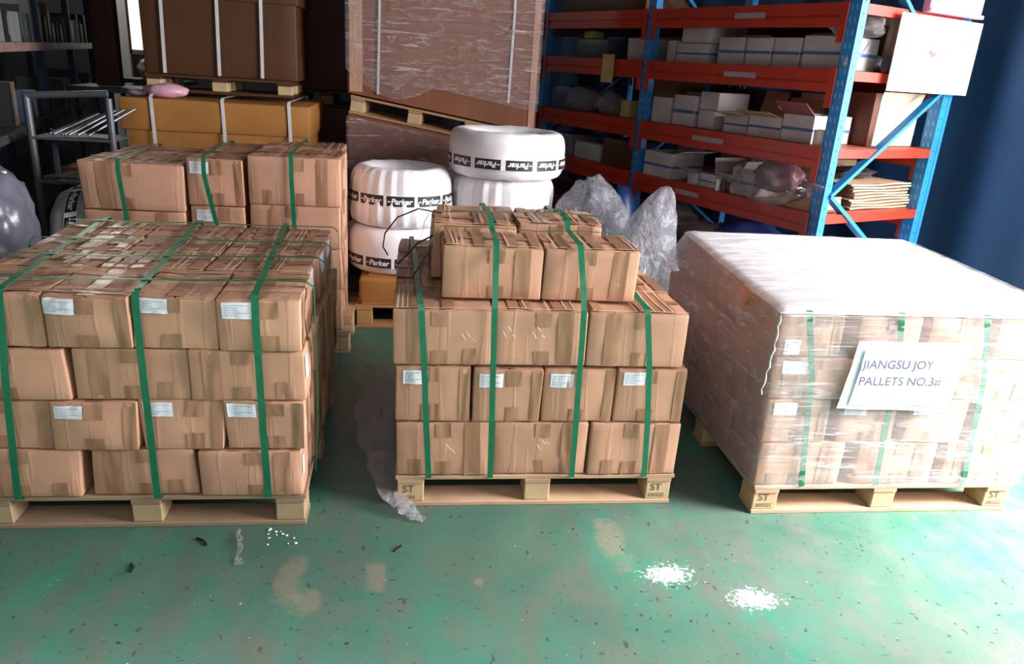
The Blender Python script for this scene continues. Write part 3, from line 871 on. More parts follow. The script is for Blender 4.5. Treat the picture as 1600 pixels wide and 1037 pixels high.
for li, xs in enumerate((R1, R2, R3, R4)):
    z0, z1 = ZR[li]; kind = 'A' if len(xs) == 4 else 'B'
    pos = {3: ['left', 'centre', 'right'], 4: ['left', 'second', 'third', 'right']}[len(xs)]
    for ci, (xa, xb) in enumerate(xs):
        st = RST.get((li, ci))
        carton('wrapped kraft carton%s, %s of the right load front, %s' % (' with sticker' if st else '', pos[ci], ROWN[li]), xa, xb, 2.372, 2.372 + (.28 if kind == 'B' else .375), z0, z1, gR,
               sticker=st, side='L' if ci == 0 else None, flaps=li == 3)
    back = depths(2.656, 3.56, 3) if kind == 'B' else depths(2.75, 3.56, 2)
    for ri, (ya, yb) in enumerate(back):
        for ci, (xa, xb) in enumerate(xs):
            lf = ci == 0
            if li == 3: lb = 'film covered carton in the right load top layer, %s column, %s' % (pos[ci], ['behind front row', 'rearmost'][ri])
            elif lf: lb = 'carton on the shaded left side, right load, %s, %s from front' % (ROWN[li], ['second', 'third', 'fourth'][ri])
            else: lb = 'kraft carton hidden inside the wrapped right pallet stack'
            sh = .07 * (ri + 1) / len(back) if li == 3 else 0
            carton(lb, xa + sh, xb + sh, ya, yb, z0, z1, gR, side='L' if lf else None, tapes=lf or li == 3, seg=6 if (lf or li == 3) else 3)
for k, (xa, xb, lb) in enumerate(((1.383, 1.49, 'left'), (1.734, 1.792, 'middle'), (2.070, 2.168, 'right'))):
    pts = [(xb, 2.39, .117), (xb, 2.362, .121), (xb * .7 + xa * .3, 2.356, .35), (xa * .5 + xb * .5, 2.356, .58), (xa, 2.358, .79), (xa, 2.368, .822), (xa + .03, 2.7, .824), (xa + .07, 3.1, .824), (xa + .10, 3.55, .822), (xa + .10, 3.575, .80), (xa + .08, 3.575, .14)]
    strap('green strap under the clear film, %s of three on the right load' % lb, pts, .023, (1, 0, 0), seed=30 + k)


def shell(name, rings, nper, mat_f, parent=None, amp=.004, seed=0, closed=True, fine=60):
    """film skin lofted through rings of (z, [corner points]); u along the outline, v up"""
    def outline(cs, t):
        n = len(cs); s = t * n; i = int(s) % n; f = s - int(s)
        a = Vector(cs[i]); b = Vector(cs[(i + 1) % n]); p = a.lerp(b, f)
        k = .035
        L = (b - a).length
        e = min(f, 1 - f) * L
        if e < k:
            o = Vector(cs[i - 1]) if f < .5 else Vector(cs[(i + 2) % n]); c = a if f < .5 else b
            dirn = ((o - c).normalized() + ((b if f < .5 else a) - c).normalized())
            p = p + dirn * (k - e) * .28
        return p
    v = []; f = []; nv = len(rings)
    for j, (z, cs) in enumerate(rings):
        for i in range(nper):
            t = i / nper; p = outline(cs, t); q = outline(cs, (t + .002) % 1) - p
            n = Vector((q.y, -q.x)).normalized() if q.length else Vector((0, 0))
            w = noise.noise(Vector((t * 26 + seed, z * fine * .35, seed))) * amp + noise.noise(Vector((t * 70 + z * 8, z * fine, seed))) * amp * .5
            v.append((p.x + n.x * w, p.y + n.y * w, z))
    for j in range(nv - 1):
        for i in range(nper):
            k = (i + 1) % nper
            f.append((j * nper + i, j * nper + k, (j + 1) * nper + k, (j + 1) * nper + i))
    me = bpy.data.meshes.new(name); me.from_pydata(v, [], f); me.update()
    uv = me.uv_layers.new(name='UVMap')
    for poly in me.polygons:
        for li_ in poly.loop_indices:
            vi = me.loops[li_].vertex_index; i = vi % nper; j = vi // nper
            u = i / nper
            if i == 0 and any(me.loops[q].vertex_index % nper == nper - 1 for q in poly.loop_indices): u = 1.0
            uv.data[li_].uv = (u * 4, rings[j][0])
    for p in me.polygons: p.use_smooth = True
    return me


def lerp_rings(keys, n):
    out = []
    for j in range(n + 1):
        t = j / n * (len(keys) - 1); a = min(int(t), len(keys) - 2); f = t - a
        z = keys[a][0] * (1 - f) + keys[a + 1][0] * f
        out.append((z, [tuple(Vector(p).lerp(Vector(q), f)) for p, q in zip(keys[a][1], keys[a + 1][1])]))
    return out


wrap = thing('stretch_wrap', 'clear stretch film wound around the whole load on the right pallet', 'plastic wrap', (1.9, 2.9, .1))
OX = Vector((1.9, 2.9))


def rel(cs): return [(x - 1.9, y - 2.9) for x, y in cs]


keysR = [(.015, rel([(1.296, 2.362), (2.425, 2.362), (2.44, 3.60), (1.296, 3.60)])),
         (.20, rel([(1.286, 2.355), (2.43, 2.352), (2.46, 3.62), (1.270, 3.61)])),
         (.40, rel([(1.276, 2.350), (2.44, 2.348), (2.50, 3.66), (1.235, 3.63)])),
         (.60, rel([(1.268, 2.350), (2.46, 2.350), (2.58, 3.69), (1.285, 3.66)])),
         (.712, rel([(1.272, 2.358), (2.50, 2.358), (2.64, 3.66), (1.375, 3.68)]))]
me = shell('film', lerp_rings(keysR, 46), 260, film_r, seed=3, amp=.006)
side = link('side_film', me, film_r, wrap)
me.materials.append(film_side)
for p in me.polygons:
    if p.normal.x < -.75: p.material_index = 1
# top sheet: drapes over the top layer with a rounded, sagging edge


def topf(u, v):
    a = Vector((1.272, 2.358)).lerp(Vector((2.50, 2.358)), u); b = Vector((1.375, 3.68)).lerp(Vector((2.64, 3.66)), u)
    p = a.lerp(b, v)
    e = min(u, 1 - u, v, 1 - v)
    z = .828 - .014 * max(0, 1 - e / .03) ** 2 + .012 * math.sin(min(1, e * 8) * PI / 2) * .4
    z += noise.noise(Vector((u * 7, v * 16, 2))) * .006 * min(1, e * 12) + noise.noise(Vector((u * 14, v * 40, 5))) * .003 * min(1, e * 12)
    z -= .05 * max(0, (u - .93) / .07) * (1 - .3 * v)
    return (p.x - 1.9, p.y - 2.9, z - .1)


tm = MB().grid(topf, 70, 70); me = tm.mesh('top_film')
uv = me.uv_layers.new(name='UVMap')
for l in me.loops:
    c = me.vertices[l.vertex_index].co; uv.data[l.index].uv = (c.x * 1.2, c.y)
link('top_film', me, film_top, wrap, smooth=True)
# twisted film end running down the near left corner
tw = []
for k in range(15):
    t = k / 14
    tw.append((1.272 - 1.9 - .006 + .004 * math.sin(k * 2.3) - .028 * max(0, t - .35), 2.348 - 2.9 - .004, .712 - t * .30))
MB().tube(tw, [.001 + .0026 * abs(math.sin(k * 1.9)) for k in range(15)], 6).build('twisted_film_end', plain('bunched_film', (.8, .8, .84), .15, 0, .1, 20, .6), wrap, smooth=True)
# paper sign under the film
sg = thing('paper_sign', 'white paper sign in a plastic pocket, lettered with pallet number, on the wrapped load', 'sign', (1.78, 2.336, .57))


def signf(u, v):
    xl = 1.545 + .03 * v; xr = 1.985 + .045 * v
    x = xl + (xr - xl) * u; z = .462 + .262 * v - .012 * u * (1 - v)
    y = 2.338 - .003 * math.sin(u * 9 + v * 3) - .004 * noise.noise(Vector((u * 4, v * 4, 1)))
    return (x - 1.78, y - 2.336, z - .57)


MB().grid(signf, 20, 14).build('pocket', plain('plastic_pocket', (.74, .80, .92), .25, 0, .05, 5), sg, smooth=True)


def paperf(u, v):
    xl = 1.585 + .02 * v; xr = 1.965 + .03 * v
    x = xl + (xr - xl) * u; z = .478 + .222 * v
    y = 2.333 - .003 * math.sin(u * 9 + v * 3) - .004 * noise.noise(Vector((u * 4, v * 4, 1)))
    return (x - 1.78, y - 2.336, z - .57)


pp = MB().grid(paperf, 20, 14).build('sheet', plain('sign_paper', (.86, .88, .93), .45, 0, .02, 5), sg, smooth=True)
sign_ink = plain('sign_ink', (.10, .11, .17), .6)
for txt, z, x in (('JIANGSU JOY', .625, 1.602), ('PALLETS NO.3#', .560, 1.598)):
    put_text('lettering', txt, Matrix.Translation((x - 1.78, 2.325 - 2.336, z - .57)) @ Matrix.Rotation(PI / 2, 4, 'X'), .047, sign_ink, pp, .012)

# ---------- rear left load
pallet('pine pallet sticking out under the rear left carton stack', -1.63, -.335, 3.98, 4.70, seed=11, h=.137, ncross=6)
gB = 'cartons strapped on the rear left pallet'
BC = [((-1.632, -1.142), [.139, .350, .555, .757, .998], 'left'), ((-1.122, -.858), [.139, .360, .580, .795, 1.035], 'middle'), ((-.828, -.374), [.139, .362, .586, .811, 1.062], 'right')]
for ci, ((xa, xb), zs, cn) in enumerate(BC):
    for li in range(4):
        dj = (-.006, 0, .008)[ci]
        for ri, (ya, yb) in enumerate(((3.985, 4.33), (4.335, 4.69))):
            if ri == 0:
                lb = {(0, 3): 'wide kraft carton with taped lid, top left of the rear left load', (1, 3): 'narrow kraft carton with white sticker, top middle of the rear left load',
                      (2, 3): 'kraft carton with crushed, film stuck right corner, top right of the rear left load',
                      (1, 2): 'narrow kraft carton with white sticker, one below the top, rear left load'}.get((ci, li), 'kraft carton in the %s column of the rear left load, %s' % (cn, ROWN[li]))
            else: lb = 'kraft carton at the back of the rear left load, %s column, %s' % (cn, ROWN[li])
            st = (-.55, .62, .044, .03) if (ci == 1 and li == 3 and ri == 0) else (-.45, .55, .044, .03) if (ci == 1 and li == 2 and ri == 0) else None
            carton(lb, xa + (.03 if ri and ci == 0 else 0), xb - (.02 if ri and ci == 2 else 0), ya, yb, zs[li] + .001, zs[li + 1] - .001, gB, sticker=st, flaps=li == 3, side='R' if ci == 2 else None, bulge=.007, jit=.008,
                   seg=8 if li > 1 and ri == 0 else 4, tapes=ri == 0 or li == 3)
for k, (xa, xb, zt_, lb) in enumerate(((-1.440, -1.415, 1.004, 'left'), (-1.035, -.975, 1.041, 'middle'), (-.613, -.605, 1.068, 'right'))):
    zt2 = zt_ + .007
    pts = [(xb + .01, 4.0, .13), (xb + .01, 3.968, .14), (xb, 3.962, .60), (xa, 3.958, .95), (xa, 3.964, zt2 - .006), (xa, 3.985, zt2), (xa - .01, 4.3, zt2 + .001), (xa - .02, 4.69, zt2), (xa - .02, 4.705, zt2 - .02), (xa - .02, 4.706, .16)]
    strap('green strap running over the %s column of the rear left load' % lb, pts, .022, (1, 0, 0), seed=40 + k)

# ================================================================== BACKGROUND CRATES
wst = 'white straps of the big carton'


def big_box(label, x0, x1, y0, y1, z0, z1, lid, mat, straps=(), group='large strapped cartons at the back', yaw=0.0, name='large_carton'):
    w, d, h = x1 - x0, y1 - y0, z1 - z0
    r = thing(name, label, 'carton', ((x0 + x1) / 2, (y0 + y1) / 2, z0), yaw, group)
    cseed[0] += 1
    c = Carton(w, d, h, cseed[0], .012, .006, .004, r=.008, seg=10)
    link('body', c.body(), mat, r)
    if lid:
        cl = Carton(w + .03, d + .03, lid, cseed[0] + 7, .006, .004, .003, r=.006, seg=8)
        link('lid', cl.body(), mat, r, (0, 0, h - lid + .012))
    return r


def wrap_straps(lbl, x0, x1, y0, y1, z0, z1, xs, off=.02):
    for k, x in enumerate(xs):
        strap('%s, %s' % (lbl, ['leftmost', 'middle', 'rightmost'][k]), [(x, y0 - off, z0), (x + .01, y0 - off, (z0 + z1) / 2), (x, y0 - off, z1 + .005), (x, y0, z1 + off), (x, (y0 + y1) / 2, z1 + off), (x, y1 + off, z1 + off), (x, y1 + off, z0)],
              .022, (1, 0, 0), white_strap, sub=2, seed=60 + k)


pallet('dim pallet under the low ochre carton behind', -1.86, -.70, 5.32, 6.15, seed=14, m1=kraft_dk, m2=kraft_dk)
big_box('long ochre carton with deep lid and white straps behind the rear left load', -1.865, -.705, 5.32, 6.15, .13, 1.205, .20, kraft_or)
wrap_straps('white strap around the low ochre carton', -1.865, -.705, 5.32, 6.15, .3, 1.217, (-1.68, -1.24, -.82), .026)
pallet('dark pallet between the two large strapped cartons', -1.80, -.84, 5.60, 6.14, z0=1.250, seed=15, h=.11, m1=kraft_dk, m2=wood_block)
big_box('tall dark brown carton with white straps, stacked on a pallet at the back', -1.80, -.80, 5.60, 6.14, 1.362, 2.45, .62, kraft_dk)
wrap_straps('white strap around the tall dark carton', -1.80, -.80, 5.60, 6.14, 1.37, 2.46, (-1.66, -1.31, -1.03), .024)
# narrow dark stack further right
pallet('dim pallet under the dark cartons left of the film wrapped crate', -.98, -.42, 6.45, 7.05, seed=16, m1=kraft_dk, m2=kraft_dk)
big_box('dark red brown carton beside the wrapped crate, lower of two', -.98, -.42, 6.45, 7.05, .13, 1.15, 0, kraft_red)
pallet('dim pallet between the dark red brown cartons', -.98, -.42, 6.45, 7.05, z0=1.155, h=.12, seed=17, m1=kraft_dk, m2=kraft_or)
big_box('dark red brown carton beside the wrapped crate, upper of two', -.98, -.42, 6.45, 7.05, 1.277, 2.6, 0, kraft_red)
# brown panel carton next to the left rack
big_box('dark brown upright carton next to the left rack', -2.53, -2.34, 6.7, 6.78, 1.20, 2.2, 0, kraft_dk)
tb = thing('work_table', 'dark steel table carrying the brown upright carton at the back', 'table', (-2.42, 6.85, 0))
MB().box(-.3, .3, -.25, .25, 1.155, 1.195).build('tabletop', dark_steel, tb)
for sx in (-1, 1):
    for sy in (-1, 1): MB().box(sx * .27 - .02, sx * .27 + .02, sy * .22 - .02, sy * .22 + .02, 0, 1.155).build('leg', dark_steel, tb)

# film wrapped crate: leaning on its crushed lower carton
WA = Vector((-.465, 5.62, 0)); WTH = rad(-6)
WW, WDp = 1.32, .50


def wloc(a, b, z):
    return WA + Vector((math.cos(WTH), math.sin(WTH), 0)) * a + Vector((-math.sin(WTH), math.cos(WTH), 0)) * b + Vector((0, 0, z))


pc = wloc(WW / 2, WDp / 2, 0)
pallet('pallet on the floor under the film wrapped crate stack', pc.x - WW / 2, pc.x + WW / 2, pc.y - WDp / 2, pc.y + WDp / 2, yaw=WTH, seed=18, blocks=4, m1=kraft_dk, m2=kraft_dk, h=.12)


def wbox(name, label, z0, z1l, z1r, z0r=None, mat=kraft_dk, dx=0.0, fold=0.0):
    z0r = z0 if z0r is None else z0r
    r = thing(name, label, 'carton', tuple(wloc(0, 0, 0)), WTH, 'film wrapped crates at the back')
    nx, nz = 14, 8

    def face(b):
        def f(u, v):
            x = dx + u * (WW - dx); zb = z0 + (z0r - z0) * u; ztp = z1l + (z1r - z1l) * u
            return (x, b + .01 * noise.noise(Vector((u * 5, v * 3, b))), zb + (ztp - zb) * v)
        return f
    m = MB(); m.grid(face(0), nx, nz); m.grid(face(WDp), nx, nz)
    F = face(0); B = face(WDp)
    m.add([F(0, 0), B(0, 0), B(0, 1), F(0, 1)], [(0, 1, 2, 3)]); m.add([F(1, 0), B(1, 0), B(1, 1), F(1, 1)], [(0, 1, 2, 3)])
    m.add([F(0, 1), F(1, 1), B(1, 1), B(0, 1)], [(0, 1, 2, 3)]); m.add([F(0, 0), F(1, 0), B(1, 0), B(0, 0)], [(0, 1, 2, 3)])
    m.build('body', mat, r)
    return r


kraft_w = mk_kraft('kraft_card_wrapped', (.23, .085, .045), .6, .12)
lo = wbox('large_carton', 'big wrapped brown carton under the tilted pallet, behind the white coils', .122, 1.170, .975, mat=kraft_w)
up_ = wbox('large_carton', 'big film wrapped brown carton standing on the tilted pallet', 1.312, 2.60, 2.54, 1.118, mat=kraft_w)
MB().box(.012, .10, -.006, -.002, 1.32, 2.58).build('edge_board', kraft, up_)
MB().box(WW - .055, WW - .012, -.006, -.002, 1.15, 2.53).build('edge_board', kraft, up_)
# tilted pallet between them
pl = pallet('tilted pine pallet between the film wrapped crates', -WW / 2, WW / 2, 0, WDp, z0=0, seed=19, blocks=4, h=.125, rot=(0, 0, 0), ncross=5, m1=mk_wood('pine_dim', (.36, .19, .08), (.48, .28, .13)))
tilt = math.atan2(-.194, WW)
pl.matrix_world = Matrix.Translation(wloc(WW / 2 - .006, WDp / 2, 1.0775)) @ Matrix.Rotation(WTH, 4, 'Z') @ Matrix.Rotation(-tilt, 4, 'Y')
for k, a in enumerate((.21, 1.12)):
    st = ribbon([tuple(wloc(a, -.012, 1.31)), tuple(wloc(a + .01, -.014, 1.9)), tuple(wloc(a, -.012, 2.59))], .016, (math.cos(WTH), math.sin(WTH), 0)).build('strap', white_strap)
    tag(st, 'pale strap on the film wrapped crate, %s' % ('left one' if k == 0 else 'right one'), 'strap')


def wfilm(name, label, za, zb, zra, zrb, seed, diag=0):
    me = bpy.data.meshes.new(name); v = []; f = []; nu, nv = 60, 60; uvs = []
    for j in range(nv + 1):
        for i in range(nu + 1):
            u, t = i / nu, j / nv
            z0 = za + (zra - za) * u + (diag * math.sin(min(1, u * 2.2) * PI) if diag else 0) * (1 - t); z1 = zb + (zrb - zb) * u
            z = z0 + (z1 - z0) * t
            p = wloc(u * (WW + .02) - .01, -.030 + .008 * noise.noise(Vector((u * 4, z * 14, seed))) + .004 * noise.noise(Vector((u * 9, z * 45, seed))), z)
            v.append(tuple(p)); uvs.append((u * 1.7, z))
    for j in range(nv):
        for i in range(nu): a = j * (nu + 1) + i; f.append((a, a + 1, a + nu + 2, a + nu + 1))
    me.from_pydata(v, [], f); me.update(); uvl = me.uv_layers.new(name='UVMap')
    for l in me.loops: uvl.data[l.index].uv = uvs[l.vertex_index]
    o = link(name, me, film_w, smooth=True); return tag(o, label, 'plastic wrap')


wfilm('stretch_wrap', 'wrinkled clear film over the upper big carton at the back', 1.47, 2.58, 1.26, 2.50, 5, -.13)
wfilm('stretch_wrap', 'shiny clear film over the lower big carton behind the white coils', .16, 1.155, .16, .965, 9)

# pink wrapped packet on the ochre carton
pk = bag('plastic_packet', 'glossy pink film packet lying on the long ochre carton', 'packet', (-1.62, 5.42, 1.222), (.135, .08, .048), 4, plain('pink_film', (.66, .36, .46), .2, 0, .15, 12, .5), sub=3, amp=.12)
pk2 = bag('plastic_packet', 'grey film packet beside the pink one on the ochre carton', 'packet', (-1.80, 5.47, 1.222), (.09, .07, .022), 6, plain('grey_film', (.34, .30, .36), .25, 0, .15, 12, .5), sub=3, amp=.12)

# ================================================================== WRAPPED HOSE COILS
def coil(label, c, R, rin, h, seed, pleats=0, band=.5, flip=False, twist=0.0, mat=None, rot=None, group='white wrapped coils on the pallet', txt='Parker', flare=0.0, bh=.060, amp=.006):
    r = thing('wrapped_coil', label, 'coil', c, 0, group, rot)
    nth, prof = 128, []
    rc = (R - rin) / 2; rm = (R + rin) / 2; ex = 3.2
    NP = 32
    for k in range(NP):
        a = 2 * PI * k / NP
        ca, sa = math.cos(a), math.sin(a)
        m_ = (abs(ca) ** ex + abs(sa) ** ex) ** (-1 / ex)
        prof.append((rm + rc * m_ * ca, h / 2 + h / 2 * m_ * sa))

    def pt(th, k):
        rho, z = prof[k]
        t = z / h
        if rho > rm:
            rho += flare * (1 - t) * (rho - rm) / rc
            if pleats:
                ph = th * pleats + 1.3 * noise.noise(Vector((th * 3, seed, 0)))
                saw = (ph / (2 * PI)) % 1.0
                rho += amp * (saw - .5) * (1 if t > .08 else 0) * ((rho - rm) / rc) * (0.25 + 1.2 * abs(t - band))
            rho += .006 * noise.noise(Vector((math.cos(th) * 3 + seed, math.sin(th) * 3, z * 9)))
        z += .005 * noise.noise(Vector((math.cos(th) * 4, math.sin(th) * 4, rho * 9 + seed)))
        if rho < rm: z -= .02 * (1 - (rho - rin) / (rm - rin)) * (z / h)
        return (rho * math.cos(th), rho * math.sin(th), z)
    v = [pt(2 * PI * i / nth, k) for i in range(nth) for k in range(NP)]
    f = [(i * NP + k, ((i + 1) % nth) * NP + k, ((i + 1) % nth) * NP + (k + 1) % NP, i * NP + (k + 1) % NP) for i in range(nth) for k in range(NP)]
    MB().add(v, f).build('sack', mat or sack_m, r, smooth=True)
    # thin membrane of the sack across the hole
    m = MB(); vv = [(0, 0, h * .45)] + [(rin * 1.02 * math.cos(2 * PI * i / 32), rin * 1.02 * math.sin(2 * PI * i / 32), h * .5) for i in range(32)]
    m.add(vv, [(0, 1 + i, 1 + (i + 1) % 32) for i in range(32)]); m.build('hollow', mat or sack_m, r, smooth=True)
    zb = h * band; Rb = R + .0045 + flare * (1 - band)
    seglen = .178; nseg = int(2 * PI * Rb / seglen)
    wb = MB()
    for i in range(96):
        a0, a1 = 2 * PI * i / 96, 2 * PI * (i + 1) / 96
        wb.add([(Rb * math.cos(a), Rb * math.sin(a), z) for a, z in ((a0, zb - bh / 2 - .003), (a1, zb - bh / 2 - .003), (a1, zb + bh / 2 + .003), (a0, zb + bh / 2 + .003))], [(0, 1, 2, 3)])
    band_o = wb.build('tape_band', plain('tape_white', (.82, .80, .82), .4, 0, .03, 8), r)
    bl = MB(); tx = MB()
    tv, tf = text_shape(txt, .03, .18)
    wd = max(p[0] for p in tv); ts = min(.128 / wd, .070)
    for s_ in range(nseg):
        c0 = 2 * PI * s_ / nseg + twist; half = (seglen * .455) / Rb
        n = 6
        for i in range(n):
            a0 = c0 - half + 2 * half * i / n; a1 = c0 - half + 2 * half * (i + 1) / n
            q = Rb + .001
            bl.add([(q * math.cos(a), q * math.sin(a), z) for a, z in ((a0, zb - bh / 2), (a1, zb - bh / 2), (a1, zb + bh / 2), (a0, zb + bh / 2))], [(0, 1, 2, 3)])
        q = Rb + .0022; sg_ = -1 if flip else 1
        vv = []
        for x, y in tv + [(-.42, .22), (-.05, .22), (-.05, .36), (-.42, .36)]:
            ang = c0 + sg_ * ((x * ts) - wd * ts / 2 + .008) / q
            vv.append((q * math.cos(ang), q * math.sin(ang), zb + sg_ * (y * ts - .33 * ts)))
        nn = len(tv)
        tx.add(vv, tf + [(nn, nn + 1, nn + 2, nn + 3)])
    b_o = bl.build('black_print', black_ink, band_o)
    me = bpy.data.meshes.new('lettering'); me.from_pydata(tx.v, [], tx.f); me.update()
    link('lettering', me, plain('tape_white', (.82, .80, .82), .4), band_o)
    return r


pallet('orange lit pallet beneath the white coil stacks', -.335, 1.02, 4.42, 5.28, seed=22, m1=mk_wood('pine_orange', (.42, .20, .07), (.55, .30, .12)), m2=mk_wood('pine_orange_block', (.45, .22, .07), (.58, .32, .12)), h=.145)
kp = thing('paper_pad', 'crumpled orange brown kraft paper pad under the coil stacks', 'packaging', (.34, 4.85, .147), 0)
cp = Carton(1.30, .84, .165, 901, .01, .012, .008, r=.02, seg=12); link('pad', cp.body(), kraft_or, kp)
MB().add([(-.64, -.425, .0), (-.40, -.425, .0), (-.42, -.40, .172), (-.60, -.36, .18)], [(0, 1, 2, 3)]).build('torn_flap', kraft_or, kp)
zc0 = .318
coil('white wrapped coil at the bottom of the left coil stack', (-.095, 4.74, zc0), .315, .15, .285, 1, pleats=0, band=.30, twist=-.2)
coil('white pleated coil on top of the left coil stack', (-.075, 4.73, zc0 + .287), .295, .15, .345, 2, pleats=26, band=.50, flare=.035, twist=.15, amp=.030)
coil('white wrapped coil at the bottom of the right coil stack', (.575, 4.84, zc0), .33, .16, .30, 3, band=.5)
coil('white pleated coil in the middle of the right coil stack', (.560, 4.82, zc0 + .302), .325, .16, .29, 4, pleats=22, band=.26, twist=.05, amp=.022)
coil('widest white coil with upside down lettering, top of the right stack', (.575, 4.80, zc0 + .594), .362, .20, .275, 5, band=.36, flip=True, twist=.1)
# coil standing on edge at far left
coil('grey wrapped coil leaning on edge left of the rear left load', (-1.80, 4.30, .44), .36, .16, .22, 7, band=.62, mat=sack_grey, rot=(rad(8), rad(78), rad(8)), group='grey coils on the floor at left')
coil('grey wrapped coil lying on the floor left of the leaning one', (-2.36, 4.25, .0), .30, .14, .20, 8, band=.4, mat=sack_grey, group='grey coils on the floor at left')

# ================================================================== PLASTIC BAGS
bag('plastic_bag', 'heaped clear plastic bag with knotted folds between white coils and rack', 'plastic bag', (1.10, 4.62, 0), (.26, .26, .50), 11, bag_m, sub=5, amp=.10, sharp=1.5)
bag('plastic_bag', 'tall pointed clear plastic bag standing behind the middle load', 'plastic bag', (1.31, 4.22, 0), (.25, .19, .38), 12, bag_m, sub=5, amp=.08, sharp=1.6, tip=[(.08, 0, .28, 5), (.20, 0, -.1, 4)])
bag('plastic_bag', 'slack clear plastic bag lying between the tall bag and wrapped load', 'plastic bag', (1.30, 3.82, 0), (.13, .16, .24), 13, bag_m, sub=4, amp=.10)
bag('plastic_bag', 'big silver grey plastic bag bulging in at the left frame edge', 'plastic bag', (-2.02, 3.62, 0), (.33, .28, .60), 16, silver_m, sub=5, amp=.11, sharp=1.9)
bag('blue_bucket', 'dark blue plastic drum behind the heaped clear bags', 'drum', (1.40, 4.98, 0), (.13, .13, .45), 18, plain('blue_drum', (.01, .035, .13), .4), sub=3, amp=.02, flat=.1)
# loose film on the floor beside the middle pallet
def loose(label, pts, w, seed, mat=bag_dim, name='plastic_film'):
    v = []; n = len(pts); P = [Vector(p) for p in pts]; nu, nv = (n - 1) * 6, 7; m = MB()

    def f(u, t):
        s = u * (n - 1); i = min(int(s), n - 2); p = P[i].lerp(P[i + 1], s - i)
        d = (P[i + 1] - P[i]).normalized(); x = d.cross(Vector((0, 0, 1)))
        x = x.normalized() if x.length > .1 else Vector((1, 0, 0))
        ww = (w[i] * (1 - (s - i)) + w[i + 1] * (s - i)) if hasattr(w, '__len__') else w
        q = p + x * (t - .5) * ww
        k = Vector((u * 9 + seed, t * 4, seed)); a = .25 * ww
        q += Vector((noise.noise(k) * a, noise.noise(k + Vector((9, 0, 0))) * a, abs(noise.noise(k + Vector((0, 9, 0)))) * a))
        q.z = max(q.z, .003)
        return tuple(q)
    m.grid(f, nu, nv)
    o = m.build(name, mat, smooth=True); return tag(o, label, 'plastic scrap')


loose('long crumpled clear film trailing down the left side of the middle pallet', [(-.20, 3.35, .16), (-.17, 3.15, .26), (-.13, 2.95, .20), (-.13, 2.75, .12), (-.10, 2.58, .10), (-.05, 2.45, .05), (-.01, 2.39, .02)], [.10, .16, .17, .14, .12, .10, .05], 3)
loose('crumpled film end on the floor at the front left foot of the middle pallet', [(-.07, 2.45, .05), (-.02, 2.41, .035), (.02, 2.37, .012), (.06, 2.345, .005)], [.07, .08, .06, .03], 5, bag_m)
loose('narrow twist of clear film lying in front of the left pallet', [(-.575, 2.30, .012), (-.56, 2.25, .01), (-.545, 2.20, .01), (-.545, 2.15, .008), (-.53, 2.11, .006)], [.012, .02, .016, .014, .03], 6, bag_m)
m = MB(); rc = random.Random(12)
for k in range(14):
    x = -.42 + rc.uniform(-.06, .06); y = 2.27 + rc.uniform(-.05, .04); q = rc.uniform(.002, .005)
    m.box(x - q, x + q, y - q, y + q, .0005, .0005 + q, bev=q * .3)
tag(m.build('foam_crumbs', paper), 'tiny white foam crumbs strewn before the right corner of the left pallet', 'crumbs', kind='stuff')
for lb, a, b in (('dark bent wire scrap on the floor before the left pallet', (-.70, 2.262), (-.66, 2.222)), ('dark sliver on the floor left of the bent wire scrap', (-.865, 2.13), (-.855, 2.09)), ('dark curl of strap on the floor near the photo centre bottom', (-.02, 2.20), (-.04, 2.17))):
    m = MB().tube([(a[0], a[1], .004), ((a[0] + b[0]) / 2 + .008, (a[1] + b[1]) / 2, .006), (b[0], b[1], .004)], .004, 6); tag(m.build('scrap', black_m), lb, 'scrap')

# ================================================================== STORAGE RACK ON THE RIGHT
rack = thing('storage_rack', 'long storage rack with orange red beams and blue perforated posts on the right', 'rack', (AX, AY, 0), RTH)
DP = .975            # depth of the frames
BAYS = [0, 1.615, 2.96, 4.5]
LV = [.46, .875, 1.243, 1.652, 1.985]
PW, PL = .058, .075  # post section across (N) and along (L)


def post(n0, l0, slots_front=True, side_holes=True, top=2.75):
    p = MB()
    # open C section: web + two lips
    p.box(n0, n0 + PW, l0, l0 + .003, 0, top); p.box(n0, n0 + .003, l0, l0 + PL, 0, top); p.box(n0, n0 + PW, l0 + PL - .003, l0 + PL, 0, top)
    o = p.build('post', rack_blue, rack)
    s = MB(); hh = MB()
    z = .12
    while z < top - .05:
        for dy in (.022, .052):
            s.add([(n0 - .0012, l0 + dy - .006, z - .014), (n0 - .0012, l0 + dy + .004, z - .014), (n0 - .0012, l0 + dy + .008, z + .014), (n0 - .0012, l0 + dy - .002, z + .014)], [(0, 1, 2, 3)])
        hh.add([(n0 + PW * .5 + .005 * math.cos(a), l0 - .0012, z + .03 + .005 * math.sin(a)) for a in [2 * PI * k / 8 for k in range(8)]], [tuple(range(8))])
        z += .0635
    a = s.build('slots', slot_m, o); a['kind'] = 'stuff'
    b = hh.build('holes', rack_navy, o); b['kind'] = 'stuff'
    return o


